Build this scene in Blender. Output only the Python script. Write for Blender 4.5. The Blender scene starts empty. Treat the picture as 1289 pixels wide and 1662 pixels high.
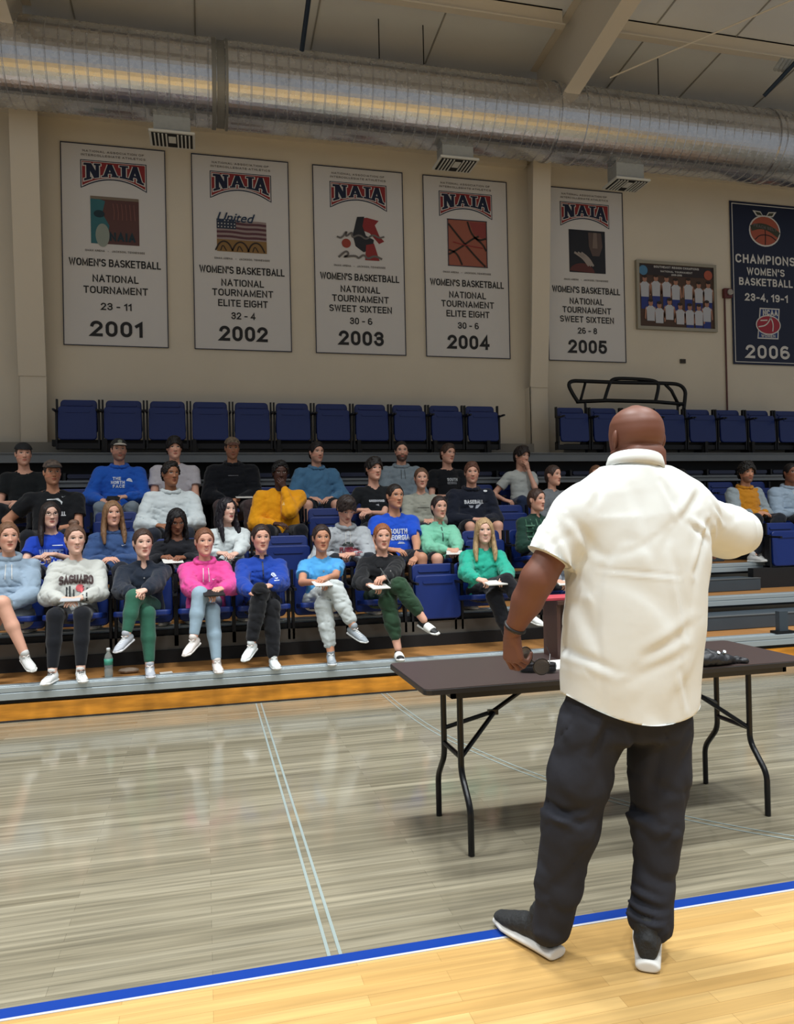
import bpy, bmesh, math, random
import numpy as np
from mathutils import Vector, Matrix, Quaternion
from mathutils.bvhtree import BVHTree

# ------------------------------------------------------------------ camera, world, lights, exposure
SC = bpy.context.scene
COL = SC.collection
FPX, CX, CY, EYE = 1275.8, 661.0, 831.0, 1.50
AX = np.array([[0.9679, 0.0188, 0.2506], [-0.2504, -0.0135, 0.9681], [-0.0216, 0.9997, 0.0084]])
_u, _s, _v = np.linalg.svd(AX); AX = _u @ _v          # rows: world axes in camera (right, up, forward)
cd = bpy.data.cameras.new('camera'); cam = bpy.data.objects.new('camera', cd); COL.objects.link(cam)
r_, u_, f_ = [Vector(AX[:, i]) for i in range(3)]
cam.matrix_world = Matrix(((r_.x, u_.x, -f_.x, 0), (r_.y, u_.y, -f_.y, 0), (r_.z, u_.z, -f_.z, EYE), (0, 0, 0, 1)))
cd.sensor_fit = 'HORIZONTAL'; cd.sensor_width = 36.0
cd.lens = FPX / 1289 * 36.0
cd.shift_x = (1289 / 2 - CX) / 1289; cd.shift_y = (CY - 831) / 1289
cd.clip_start = 0.05; cd.clip_end = 100
SC.camera = cam
SC.view_settings.view_transform = 'Standard'; SC.view_settings.look = 'None'
SC.view_settings.gamma = 1.0; SC.view_settings.exposure = 0.0
SC.view_settings.use_curve_mapping = False
try:
    SC.cycles.use_denoising = True; SC.cycles.denoiser = 'OPENIMAGEDENOISE'
    SC.cycles.max_bounces = 5; SC.cycles.diffuse_bounces = 3; SC.cycles.glossy_bounces = 3
    SC.cycles.sample_clamp_indirect = 4.0
except Exception: pass
W = bpy.data.worlds.new('world'); SC.world = W; W.use_nodes = True
bg = W.node_tree.nodes['Background']; bg.inputs[0].default_value = (0.88, 0.94, 1.0, 1); bg.inputs[1].default_value = 0.34

def area_light(x, y, z, sx, sy, power, color=(1, .96, .88), rot=(0, 0, 0), spread=180):
    l = bpy.data.lights.new('gym_lamp', 'AREA'); l.shape = 'RECTANGLE'; l.size = sx; l.size_y = sy
    l.energy = power; l.color = color; l.spread = math.radians(spread)
    o = bpy.data.objects.new('gym_lamp', l); o.location = (x, y, z); o.rotation_euler = rot; COL.objects.link(o)
LIGHTS = [(-4.0, 4.6, 8.4, 165, 95), (0.5, 4.6, 8.4, 165, 95), (5.0, 4.6, 8.4, 165, 95), (9.5, 4.6, 8.4, 150, 95),
          (-3.0, 0.2, 8.8, 185, 115), (2.0, 0.2, 8.8, 205, 115), (7.0, 0.2, 8.8, 185, 115),
          (-3.0, -5.0, 9.2, 170, 130), (2.0, -5.0, 9.2, 170, 130), (7.0, -5.0, 9.2, 170, 130)]
for (x, y, z, p, sp) in LIGHTS:
    area_light(x, y, z, 1.3, 0.6, p, (.94, .98, 1.0), spread=sp)

def ray(px, py): return AX @ np.array([px - CX, CY - py, FPX])
def atY(px, py, Y):
    r = ray(px, py); r = r * (Y / r[1]); return Vector((r[0], r[1], r[2] + EYE))
def atZ(px, py, Z):
    r = ray(px, py); r = r * ((Z - EYE) / r[2]); return Vector((r[0], r[1], r[2] + EYE))

# ------------------------------------------------------------------ materials
def lin(c):
    if isinstance(c, str):
        c = [int(c[i:i + 2], 16) / 255 for i in (0, 2, 4)]
    return tuple(((v / 12.92) if v <= .04045 else ((v + .055) / 1.055) ** 2.4) for v in c) + (1,)
MATS = {}
def mat(name, color, rough=.6, metal=0., bump=0., bscale=40., detail=3., vary=0., vscale=8., spec=None, stretch=None, sheen=0.):
    key = (name, str(color), rough, metal, bump, bscale)
    if key in MATS: return MATS[key]
    m = bpy.data.materials.new(name); m.use_nodes = True
    nt = m.node_tree; b = nt.nodes['Principled BSDF']; L = nt.links
    b.inputs['Base Color'].default_value = lin(color); b.inputs['Roughness'].default_value = rough
    b.inputs['Metallic'].default_value = metal
    if spec is not None: b.inputs['Specular IOR Level'].default_value = spec
    if sheen: b.inputs['Sheen Weight'].default_value = sheen
    tc = nt.nodes.new('ShaderNodeTexCoord'); src = tc.outputs['Object']
    if stretch:
        mp = nt.nodes.new('ShaderNodeMapping'); mp.inputs['Scale'].default_value = stretch
        L.new(src, mp.inputs[0]); src = mp.outputs[0]
    if bump:
        n = nt.nodes.new('ShaderNodeTexNoise'); n.inputs['Scale'].default_value = bscale; n.inputs['Detail'].default_value = detail
        L.new(src, n.inputs['Vector'])
        bp = nt.nodes.new('ShaderNodeBump'); bp.inputs['Strength'].default_value = bump; bp.inputs['Distance'].default_value = .02
        L.new(n.outputs['Fac'], bp.inputs['Height']); L.new(bp.outputs[0], b.inputs['Normal'])
    if vary:
        n2 = nt.nodes.new('ShaderNodeTexNoise'); n2.inputs['Scale'].default_value = vscale; n2.inputs['Detail'].default_value = 4
        L.new(src, n2.inputs['Vector'])
        hv = nt.nodes.new('ShaderNodeHueSaturation'); hv.inputs['Color'].default_value = lin(color)
        mr = nt.nodes.new('ShaderNodeMapRange'); mr.inputs[1].default_value = .3; mr.inputs[2].default_value = .7
        mr.inputs[3].default_value = 1 - vary; mr.inputs[4].default_value = 1 + vary
        L.new(n2.outputs['Fac'], mr.inputs[0]); L.new(mr.outputs[0], hv.inputs['Value']); L.new(hv.outputs[0], b.inputs['Base Color'])
    MATS[key] = m
    return m

def wood_floor(name, c1, c2, mortar, rough, w=.9, h=.062, vary=1.0):
    m = bpy.data.materials.new(name); m.use_nodes = True; nt = m.node_tree; L = nt.links; b = nt.nodes['Principled BSDF']
    tc = nt.nodes.new('ShaderNodeTexCoord')
    br = nt.nodes.new('ShaderNodeTexBrick'); br.inputs['Scale'].default_value = 1; br.inputs['Brick Width'].default_value = w
    br.inputs['Row Height'].default_value = h; br.inputs['Mortar Size'].default_value = .0008; br.inputs['Bias'].default_value = 0
    br.offset = .37; br.inputs['Color1'].default_value = lin(c1); br.inputs['Color2'].default_value = lin(c2); br.inputs['Mortar'].default_value = lin(mortar)
    L.new(tc.outputs['Object'], br.inputs['Vector'])
    mp = nt.nodes.new('ShaderNodeMapping'); mp.inputs['Scale'].default_value = (1.3, 42, 1); L.new(tc.outputs['Object'], mp.inputs[0])
    n = nt.nodes.new('ShaderNodeTexNoise'); n.inputs['Scale'].default_value = 1; n.inputs['Detail'].default_value = 5; L.new(mp.outputs[0], n.inputs['Vector'])
    mr = nt.nodes.new('ShaderNodeMapRange'); mr.inputs[1].default_value = .3; mr.inputs[2].default_value = .7
    mr.inputs[3].default_value = 1 - .16 * vary; mr.inputs[4].default_value = 1 + .14 * vary; L.new(n.outputs['Fac'], mr.inputs[0])
    hv = nt.nodes.new('ShaderNodeHueSaturation'); L.new(br.outputs['Color'], hv.inputs['Color']); L.new(mr.outputs[0], hv.inputs['Value'])
    L.new(hv.outputs[0], b.inputs['Base Color']); b.inputs['Roughness'].default_value = rough
    n3 = nt.nodes.new('ShaderNodeTexNoise'); n3.inputs['Scale'].default_value = 3.5; L.new(tc.outputs['Object'], n3.inputs['Vector'])
    bp = nt.nodes.new('ShaderNodeBump'); bp.inputs['Strength'].default_value = .02; bp.inputs['Distance'].default_value = .02
    L.new(n3.outputs['Fac'], bp.inputs['Height']); L.new(bp.outputs[0], b.inputs['Normal'])
    return m

# ------------------------------------------------------------------ mesh helpers
def link(o, parent=None):
    COL.objects.link(o)
    if parent is not None: o.parent = parent
    return o
def mesh_obj(name, verts, faces, m, parent=None, smooth=False, loc=None):
    me = bpy.data.meshes.new(name); me.from_pydata([tuple(v) for v in verts], [], [tuple(f) for f in faces]); me.update()
    for mm in (m if isinstance(m, (list, tuple)) else [m]): me.materials.append(mm)
    if smooth: me.shade_smooth()
    o = bpy.data.objects.new(name, me)
    if loc is not None: o.location = loc
    return link(o, parent)
def np_obj(name, V, Q, m, parent=None, smooth=True, loc=(0, 0, 0)):
    """quads from numpy arrays"""
    me = bpy.data.meshes.new(name)
    V = np.asarray(V, dtype=np.float32) - np.array(loc, dtype=np.float32); Q = np.asarray(Q, dtype=np.int32)
    k = Q.shape[1]
    me.vertices.add(len(V)); me.vertices.foreach_set('co', V.ravel())
    me.loops.add(Q.size); me.loops.foreach_set('vertex_index', Q.ravel())
    me.polygons.add(len(Q)); me.polygons.foreach_set('loop_start', np.arange(0, Q.size, k, dtype=np.int32))
    me.polygons.foreach_set('loop_total', np.full(len(Q), k, dtype=np.int32))
    me.update(calc_edges=True); me.validate()
    if m: me.materials.append(m)
    if smooth: me.shade_smooth()
    o = bpy.data.objects.new(name, me); o.location = (0, 0, 0) if parent is not None else loc
    return link(o, parent)
class MB:
    def __init__(s): s.v = []; s.f = []
    def add(s, vs, fs):
        n = len(s.v); s.v += [tuple(v) for v in vs]; s.f += [tuple(i + n for i in f) for f in fs]; return s
    def box(s, c, d, R=None, taper=None):
        vs = []
        for z in (-.5, .5):
            for x, y in ((-.5, -.5), (.5, -.5), (.5, .5), (-.5, .5)):
                p = Vector((x * d[0], y * d[1], z * d[2]))
                if R is not None: p = R @ p
                vs.append(Vector(c) + p)
        return s.add(vs, [(3, 2, 1, 0), (4, 5, 6, 7), (0, 1, 5, 4), (1, 2, 6, 5), (2, 3, 7, 6), (3, 0, 4, 7)])
    def b2(s, x0, x1, y0, y1, z0, z1): return s.box(((x0 + x1) / 2, (y0 + y1) / 2, (z0 + z1) / 2), (abs(x1 - x0), abs(y1 - y0), abs(z1 - z0)))
    def tube(s, pts, r, n=10, cap=True):
        pts = [Vector(p) for p in pts]; rs = r if isinstance(r, (list, tuple)) else [r] * len(pts)
        up = None; rings = []
        for i, p in enumerate(pts):
            t = (pts[min(i + 1, len(pts) - 1)] - pts[max(i - 1, 0)]).normalized()
            if up is None: up = Vector((0, 0, 1)) if abs(t.z) < .9 else Vector((1, 0, 0))
            a = t.cross(up).normalized(); up = a.cross(t).normalized()
            rings.append([p + (a * math.cos(q) + up * math.sin(q)) * rs[i] for q in [2 * math.pi * k / n for k in range(n)]])
        vs = [v for g in rings for v in g]; fs = []
        for i in range(len(pts) - 1):
            for k in range(n): fs.append((i * n + k, i * n + (k + 1) % n, (i + 1) * n + (k + 1) % n, (i + 1) * n + k))
        if cap: fs += [tuple(range(n))[::-1], tuple(range((len(pts) - 1) * n, len(pts) * n))]
        return s.add(vs, fs)
    def prism(s, poly, y0, y1):
        """poly in xz, extruded along y"""
        n = len(poly); vs = [(x, y0, z) for x, z in poly] + [(x, y1, z) for x, z in poly]
        fs = [tuple(range(n)), tuple(range(n, 2 * n))[::-1]] + [(i, i + n, (i + 1) % n + n, (i + 1) % n) for i in range(n)]
        return s.add(vs, fs)
    def obj(s, name, m, parent=None, bevel=0, smooth=False, loc=None):
        o = mesh_obj(name, s.v, s.f, m, parent, smooth, loc)
        bm = bmesh.new(); bm.from_mesh(o.data); bmesh.ops.recalc_face_normals(bm, faces=bm.faces); bmesh.ops.triangulate(bm, faces=[f for f in bm.faces if len(f.verts) > 6], ngon_method='EAR_CLIP'); bm.to_mesh(o.data); bm.free()
        if bevel:
            md = o.modifiers.new('bevel', 'BEVEL'); md.width = bevel; md.segments = 2; md.limit_method = 'ANGLE'; md.angle_limit = .6
        if smooth == 'auto': o.data.shade_flat()
        return o
def tag(o, label, cat=None, group=None, kind=None):
    o['label'] = label
    if cat: o['category'] = cat
    if group: o['group'] = group
    if kind: o['kind'] = kind
    return o
def struct(o, label=None):
    o['kind'] = 'structure'
    if label: o['label'] = label
    return o
def empty(name, loc, label=None, cat=None, group=None, rz=0):
    o = bpy.data.objects.new(name, None); o.empty_display_size = .1; o.location = loc; o.rotation_euler = (0, 0, rz); link(o)
    if label: tag(o, label, cat, group)
    return o
def text_mesh(body, w, h, weight=0., depth=.003, font_w=None):
    """returns verts, faces of a text in the XZ plane centred on 0, fit to w x h"""
    c = bpy.data.curves.new('t', 'FONT'); c.body = body; c.size = 1; c.offset = weight; c.extrude = .001; c.resolution_u = 3
    c.align_x = 'CENTER'; c.space_line = .95
    o = bpy.data.objects.new('t', c); COL.objects.link(o)
    dg = bpy.context.evaluated_depsgraph_get(); me = bpy.data.meshes.new_from_object(o.evaluated_get(dg))
    co = np.empty(len(me.vertices) * 3); me.vertices.foreach_get('co', co); co = co.reshape(-1, 3)
    fs = [tuple(p.vertices) for p in me.polygons]
    bpy.data.objects.remove(o); bpy.data.meshes.remove(me); bpy.data.curves.remove(c)
    mn, mx = co.min(0), co.max(0); cc = (mn + mx) / 2
    X = (co[:, 0] - cc[0]) / (mx[0] - mn[0]) * w; Z = (co[:, 1] - cc[1]) / (mx[1] - mn[1]) * h; Y = -np.sign(co[:, 2] - cc[2]) * depth / 2
    return np.stack([X, Y, Z], 1), fs
def text(body, w, h, x, y, z, m, parent, weight=.17, name='lettering', warp=None, font='block'):
    if font == 'block': V, F = solid(*block_text(body, w, h, weight))
    else: V, F = text_mesh(body, w, h, weight)
    if warp is not None: V = warp(V)
    V = V + np.array([x, y, z])
    return mesh_obj(name, V, F, m, parent)

def _arc(cx, cy, rx, ry, a0, a1, n=7):
    n = n * 2
    return [(cx + rx * math.cos(math.radians(a0 + (a1 - a0) * k / n)), cy + ry * math.sin(math.radians(a0 + (a1 - a0) * k / n))) for k in range(n + 1)]
_O = _arc(.5, .68, .5, .32, 180, 0, 8) + _arc(.5, .32, .5, .32, 0, -180, 8) + [(0, .68)]
GLY = {'A': (.9, [[(0, 0), (.5, 1), (1, 0)], [(.17, .30), (.83, .30)]]), 'B': (.8, [[(0, 0), (0, 1), (.6, 1)] + _arc(.62, .77, .32, .23, 90, -90) + [(0, .54)], [(.62, .54)] + _arc(.64, .27, .36, .27, 90, -90) + [(0, 0)]]),
 'C': (.85, [_arc(.5, .68, .5, .32, 30, 180) + _arc(.5, .32, .5, .32, 180, 330)]), 'D': (.85, [[(0, 0), (0, 1), (.5, 1)] + _arc(.5, .65, .5, .35, 90, 0, 5) + _arc(.5, .35, .5, .35, 0, -90, 5) + [(0, 0)]]),
 'E': (.72, [[(1, 0), (0, 0), (0, 1), (1, 1)], [(0, .52), (.9, .52)]]), 'F': (.7, [[(0, 0), (0, 1), (1, 1)], [(0, .52), (.85, .52)]]), 'G': (.9, [_arc(.5, .68, .5, .32, 42, 180) + _arc(.5, .32, .5, .32, 180, 360) + [(1, .48), (.55, .48)]]),
 'H': (.8, [[(0, 0), (0, 1)], [(1, 0), (1, 1)], [(0, .52), (1, .52)]]), 'I': (0.001, [[(0, 0), (0, 1)]]), 'J': (.6, [[(1, 1), (1, .3)] + _arc(.5, .3, .5, .3, 0, -180)]), 'K': (.8, [[(0, 0), (0, 1)], [(1, 1), (0, .38)], [(.3, .56), (1, 0)]]), 'L': (.65, [[(0, 1), (0, 0), (1, 0)]]),
 'M': (1.0, [[(0, 0), (0, 1), (.5, .12), (1, 1), (1, 0)]]), 'N': (.82, [[(0, 0), (0, 1), (1, 0), (1, 1)]]), 'O': (.88, [_O]), 'P': (.78, [[(0, 0), (0, 1), (.6, 1)] + _arc(.62, .74, .38, .26, 90, -90) + [(0, .48)]]), 'R': (.8, [[(0, 0), (0, 1), (.6, 1)] + _arc(.62, .75, .38, .25, 90, -90) + [(0, .50)], [(.5, .50), (1, 0)]]),
 'S': (.8, [_arc(.5, .75, .5, .25, 35, 200, 7) + [(.2, .56), (.8, .46)] + _arc(.5, .26, .5, .26, 30, -145, 8)]), 'T': (.82, [[(0, 1), (1, 1)], [(.5, 1), (.5, 0)]]), 'U': (.82, [[(0, 1), (0, .32)] + _arc(.5, .32, .5, .32, 180, 360, 8) + [(1, 1)]]), 'V': (.85, [[(0, 1), (.5, 0), (1, 1)]]),
 'W': (1.25, [[(0, 1), (.25, 0), (.5, .95), (.75, 0), (1, 1)]]), 'X': (.85, [[(0, 0), (1, 1)], [(0, 1), (1, 0)]]), 'Y': (.85, [[(0, 1), (.5, .45), (1, 1)], [(.5, .45), (.5, 0)]]), 'Z': (.8, [[(0, 1), (1, 1), (0, 0), (1, 0)]]), "'": (0.001, [[(0, 1), (0, .75)]]), '-': (.45, [[(0, .42), (1, .42)]]), ',': (0.001, [[(0, .06), (-.0, -.12)]]), ' ': (.35, []),
 '0': (.72, [_O]), '1': (.36, [[(0, .78), (1, .98), (1, 0)]]), '2': (.75, [_arc(.5, .72, .5, .28, 170, -20, 8) + [(0, 0), (1, 0)]]), '3': (.75, [_arc(.5, .76, .46, .24, 165, -70, 8) + [(.35, .53)], _arc(.5, .28, .5, .28, 80, -165, 9)]), '4': (.8, [[(.75, 0), (.75, 1), (0, .28), (1, .28)]]), '5': (.75, [[(.92, 1), (.12, 1), (.04, .52)] + _arc(.5, .32, .5, .32, 130, -160, 10)]),
 '6': (.78, [_arc(.5, .29, .5, .29, 0, 360, 10), [(0, .29), (0, .64)] + _arc(.5, .66, .5, .34, 180, 55, 5)]), '9': (.78, [_arc(.5, .71, .5, .29, 0, 360, 10), [(1, .71), (1, .36)] + _arc(.5, .34, .5, .34, 0, -125, 5)]), '7': (.72, [[(0, 1), (1, 1), (.35, 0)]]),
 '8': (.75, [_arc(.5, .76, .44, .24, 0, 360, 12), _arc(.5, .27, .5, .27, 0, 360, 12)])}
def block_text(s, w, h, weight=.17):
    """block capitals from strokes of constant weight, in the XZ plane, centred and fit to w x h"""
    wt = weight * h; adv = []; x = 0; gap = weight * 1.9
    for ch in s:
        gw, st = GLY[ch]; gw = gw * .72 + 0; adv.append((x, gw, st)); x += gw + (gap if ch != ' ' else gap * .4)
    tot = x - gap; kx = (w - wt) / tot; hh = h - wt; V = []; F = []
    for x0, gw, st in adv:
        for pl in st:
            P = [np.array([(x0 + px_ * gw) * kx - (w - wt) / 2, pz * hh - hh / 2]) for px_, pz in pl]; n = len(P); L_ = []
            for i in range(n):
                d1 = P[i] - P[i - 1] if i else P[1] - P[0]; d2 = P[i + 1] - P[i] if i < n - 1 else d1
                d1 = d1 / (np.linalg.norm(d1) + 1e-9); d2 = d2 / (np.linalg.norm(d2) + 1e-9)
                if i == 0: d1 = d2
                m_ = d1 + d2; m_ = m_ / (np.linalg.norm(m_) + 1e-9); nn = np.array([-m_[1], m_[0]]); c = max(abs(nn @ np.array([-d1[1], d1[0]])), .42); e = 0
                q = P[i] - (d2 * wt / 2 if i == 0 else 0) + (d1 * wt / 2 if i == n - 1 else 0)
                L_.append((q + nn * wt / 2 / c, q - nn * wt / 2 / c))
            for i in range(n - 1):       # neighbouring pieces lie a hair apart so no two faces coincide
                b0 = len(V); y_ = -1.2e-4 * (len(F) % 9); (a_, b_), (c_, d_) = L_[i], L_[i + 1]
                V += [(a_[0], y_, a_[1]), (b_[0], y_, b_[1]), (d_[0], y_, d_[1]), (c_[0], y_, c_[1])]; F.append((b0, b0 + 1, b0 + 2, b0 + 3))
    return np.array(V), F
def solid(V, F, t=.003):
    return np.asarray(V) + [0, -t / 2, 0], list(F)

# ------------------------------------------------------------------ distance-field modelling (continuous organic surfaces)
class Vox:
    BIG = .06
    def __init__(s, lo, hi, h):
        s.h = h; s.lo = np.array(lo, float) - 3 * h
        s.n = np.ceil((np.array(hi, float) + 3 * h - s.lo) / h).astype(int) + 1
        s.D = np.full(s.n, s.BIG, np.float32)
    def _sub(s, lo, hi):
        i0 = np.clip(np.floor((np.array(lo) - s.lo) / s.h).astype(int), 0, s.n - 1); i1 = np.clip(np.ceil((np.array(hi) - s.lo) / s.h).astype(int) + 1, 1, s.n)
        ax = [s.lo[k] + np.arange(i0[k], i1[k]) * s.h for k in range(3)]
        P = np.stack(np.meshgrid(*ax, indexing='ij'), -1).astype(np.float32)
        return tuple(slice(i0[k], i1[k]) for k in range(3)), P
    def _mix(s, sl, d, k, op='u'):
        A = s.D[sl]
        if op == 'u':
            if k > 0:
                h = np.clip(.5 + .5 * (A - d) / k, 0, 1); s.D[sl] = A * (1 - h) + d * h - k * h * (1 - h)
            else: s.D[sl] = np.minimum(A, d)
        else:
            if k > 0:
                h = np.clip(.5 - .5 * (A + d) / k, 0, 1); s.D[sl] = A * (1 - h) - d * h + k * h * (1 - h)
            else: s.D[sl] = np.maximum(A, -d)
    def cap(s, a, b, ra, rb, k=.02, op='u'):
        a = np.array(a, float); b = np.array(b, float); m = max(ra, rb) + s.BIG
        sl, P = s._sub(np.minimum(a, b) - m, np.maximum(a, b) + m)
        if P.size == 0: return s
        ab = b - a; t = np.clip(((P - a) @ ab) / max(ab @ ab, 1e-9), 0, 1)
        d = np.linalg.norm(P - (a + t[..., None] * ab), axis=-1) - (ra + (rb - ra) * t)
        s._mix(sl, np.minimum(d, s.BIG), k, op); return s
    def ell(s, c, r, R=None, k=.02, op='u'):
        c = np.array(c, float); r = np.array(r, float); m = r.max() + s.BIG
        sl, P = s._sub(c - m, c + m)
        if P.size == 0: return s
        q = P - c
        if R is not None: q = q @ np.array(R)          # columns of R are the axes
        n = np.linalg.norm(q / r, axis=-1); g = np.linalg.norm(q / (r * r), axis=-1) + 1e-6
        d = np.where(n < 1e-3, -r.min(), n * (n - 1) / g)
        s._mix(sl, np.clip(d, -s.BIG * 2, s.BIG).astype(np.float32), k, op); return s
    def spine(s, pts, rx, ry, xd, k=.02, endr=.02):
        """tube with elliptical sections along a spine; rx along xd, ry across"""
        pts = np.array(pts, float); rx = np.array(rx, float); ry = np.array(ry, float); m = max(rx.max(), ry.max()) + s.BIG
        sl, P = s._sub(pts.min(0) - m, pts.max(0) + m)
        seg = np.diff(pts, axis=0); ln = np.linalg.norm(seg, axis=1); cum = np.r_[0, np.cumsum(ln)]
        best = None
        for i in range(len(seg)):
            t = ((P - pts[i]) @ seg[i]) / (ln[i] ** 2)
            tc = t if (i == 0 or i == len(seg) - 1) else np.clip(t, 0, 1)
            tc = np.minimum(tc, 1) if i == 0 and len(seg) > 1 else (np.maximum(tc, 0) if i == len(seg) - 1 and len(seg) > 1 else tc)
            w = P - (pts[i] + np.clip(tc, 0, 1)[..., None] * seg[i]); dist = np.linalg.norm(w, axis=-1)
            S = cum[i] + tc * ln[i]
            if best is None: best = [dist, S, w]
            else:
                mk = dist < best[0]; best[0] = np.where(mk, dist, best[0]); best[1] = np.where(mk, S, best[1]); best[2] = np.where(mk[..., None], w, best[2])
        S = best[1]; Sc = np.clip(S, 0, cum[-1])
        RX = np.interp(Sc, cum, rx); RY = np.interp(Sc, cum, ry)
        ax = (pts[-1] - pts[0]); ax /= np.linalg.norm(ax); xd = np.array(xd, float); xd = xd - ax * (xd @ ax); xd /= np.linalg.norm(xd); yd = np.cross(ax, xd)
        w = best[2]; u = w @ xd; v = w @ yd
        q = np.sqrt((u / RX) ** 2 + (v / RY) ** 2) + 1e-6; g = np.sqrt((u / RX ** 2) ** 2 + (v / RY ** 2) ** 2) + 1e-4
        d = q * (q - 1) / g; d = np.where(q < .3, -np.minimum(RX, RY) * (1 - q), d)
        over = np.maximum(np.maximum(-S, S - cum[-1]), -1)
        d2 = np.maximum(d, over - endr)
        dd = np.sqrt(np.maximum(d + endr, 0) ** 2 + np.maximum(over, 0) ** 2) - endr
        d2 = np.where((d > -endr) & (over > 0), dd, d2)
        s._mix(sl, np.clip(d2, -.12, s.BIG).astype(np.float32), k); return s
    def noise(s, amp, wl, seed=0, stretch=(1, 1, 1)):
        rng = np.random.RandomState(seed); ax = [s.lo[k] + np.arange(s.n[k]) * s.h for k in range(3)]
        N = np.zeros(s.n, np.float32)
        for i in range(6):
            d = rng.normal(size=3) * np.array(stretch); d *= (2 * np.pi / wl) / np.linalg.norm(d) * rng.uniform(.6, 1.6); ph = rng.uniform(0, 6.28)
            N += np.sin(ax[0][:, None, None] * d[0] + ax[1][None, :, None] * d[1] + ax[2][None, None, :] * d[2] + ph + N * .8)
        s.D += amp * N / 3; return s
    def ridge(s, amp, wl, seed=0, stretch=(1, 1, 1)):
        """sharp-valleyed creases"""
        rng = np.random.RandomState(seed); ax = [s.lo[k] + np.arange(s.n[k]) * s.h for k in range(3)]; T = np.zeros(s.n, np.float32); warp = np.zeros(s.n, np.float32)
        for j in range(2):
            N = np.zeros(s.n, np.float32)
            for i in range(4):
                d = rng.normal(size=3) * np.array(stretch); d *= (2 * np.pi / wl) / np.linalg.norm(d) * rng.uniform(.6, 1.7); ph = rng.uniform(0, 6.28)
                N += np.sin(ax[0][:, None, None] * d[0] + ax[1][None, :, None] * d[1] + ax[2][None, None, :] * d[2] + ph + N * 1.1)
            T += np.exp(-(N / .55) ** 2)
        s.D += amp * (T - .5); return s
    def cut(s, p, n, k=0.):
        """remove the side the normal n points to"""
        p = np.array(p, float); n = np.array(n, float); n /= np.linalg.norm(n); ax = [s.lo[i] + np.arange(s.n[i]) * s.h - p[i] for i in range(3)]
        d = ax[0][:, None, None] * n[0] + ax[1][None, :, None] * n[1] + ax[2][None, None, :] * n[2]
        s.D = np.maximum(s.D, d.astype(np.float32)); return s
    def mesh(s, smooth=2):
        D = s.D.copy(); D[0] = D[-1] = s.BIG; D[:, 0] = D[:, -1] = s.BIG; D[:, :, 0] = D[:, :, -1] = s.BIG
        ins = D < 0; n = D.shape
        c = np.zeros(tuple(k - 1 for k in n), np.int8)
        for dx in (0, 1):
            for dy in (0, 1):
                for dz in (0, 1): c += ins[dx:n[0] - 1 + dx, dy:n[1] - 1 + dy, dz:n[2] - 1 + dz]
        act = (c > 0) & (c < 8); idx = np.full(c.shape, -1, np.int64); I = np.argwhere(act); idx[act] = np.arange(len(I))
        acc = np.zeros((len(I), 3)); cnt = np.zeros(len(I))
        for ax in range(3):
            for o1 in (0, 1):
                for o2 in (0, 1):
                    off = np.zeros(3, int); oth = [k for k in range(3) if k != ax]; off[oth[0]] = o1; off[oth[1]] = o2
                    A = I + off; B = A.copy(); B[:, ax] += 1
                    da = D[A[:, 0], A[:, 1], A[:, 2]]; db = D[B[:, 0], B[:, 1], B[:, 2]]; mk = (da < 0) != (db < 0)
                    t = np.where(mk, da / np.where(mk, da - db, 1), 0); p = off[None, :] + np.zeros((len(I), 3)); p[:, ax] += t
                    acc += p * mk[:, None]; cnt += mk
        V = s.lo + (I + acc / np.maximum(cnt, 1)[:, None]) * s.h
        Q = []
        for ax in range(3):
            sl0 = [slice(None)] * 3; sl1 = [slice(None)] * 3; sl0[ax] = slice(0, -1); sl1[ax] = slice(1, None)
            a = ins[tuple(sl0)]; b = ins[tuple(sl1)]; E = np.argwhere(a != b)
            if len(E) == 0: continue
            o = [k for k in range(3) if k != ax]; E = E[(E[:, o[0]] > 0) & (E[:, o[1]] > 0)]
            flip = a[E[:, 0], E[:, 1], E[:, 2]]
            def g(d0, d1):
                e = E.copy(); e[:, o[0]] -= d0; e[:, o[1]] -= d1; return idx[e[:, 0], e[:, 1], e[:, 2]]
            q = np.stack([g(1, 1), g(0, 1), g(0, 0), g(1, 0)], 1)
            if ax == 1: flip = ~flip
            q = np.where(flip[:, None], q, q[:, ::-1]); Q.append(q)
        Q = np.concatenate(Q) if Q else np.zeros((0, 4), int); Q = Q[(Q >= 0).all(1)]
        for it in range(smooth):
            S = np.zeros_like(V); C = np.zeros(len(V))
            for i in range(4):
                j = (i + 1) % 4; np.add.at(S, Q[:, i], V[Q[:, j]]); np.add.at(S, Q[:, j], V[Q[:, i]]); np.add.at(C, Q[:, i], 1); np.add.at(C, Q[:, j], 1)
            V = V * .5 + .5 * S / np.maximum(C, 1)[:, None]
        return V, Q
# ------------------------------------------------------------------ room shell
WALLY = 11.5
m_wall = mat('painted_wall', 'd8cfbe', .75, bump=.08, bscale=6, vary=.03, vscale=1.2)
m_cream = mat('cream_steel', 'd6ccba', .55)
m_ceil = mat('insulated_ceiling', 'dcdedf', .8, bump=.25, bscale=2.5, vary=.05, vscale=.8)
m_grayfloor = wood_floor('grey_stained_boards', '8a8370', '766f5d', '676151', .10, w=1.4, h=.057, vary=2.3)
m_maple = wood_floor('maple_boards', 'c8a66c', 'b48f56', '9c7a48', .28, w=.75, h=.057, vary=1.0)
m_blueline = mat('blue_court_paint', '0c3689', .3); m_whiteline = mat('pale_court_paint', '8d9996', .3); m_whiteedge = mat('white_court_paint', 'b9b9bc', .35)

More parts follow.
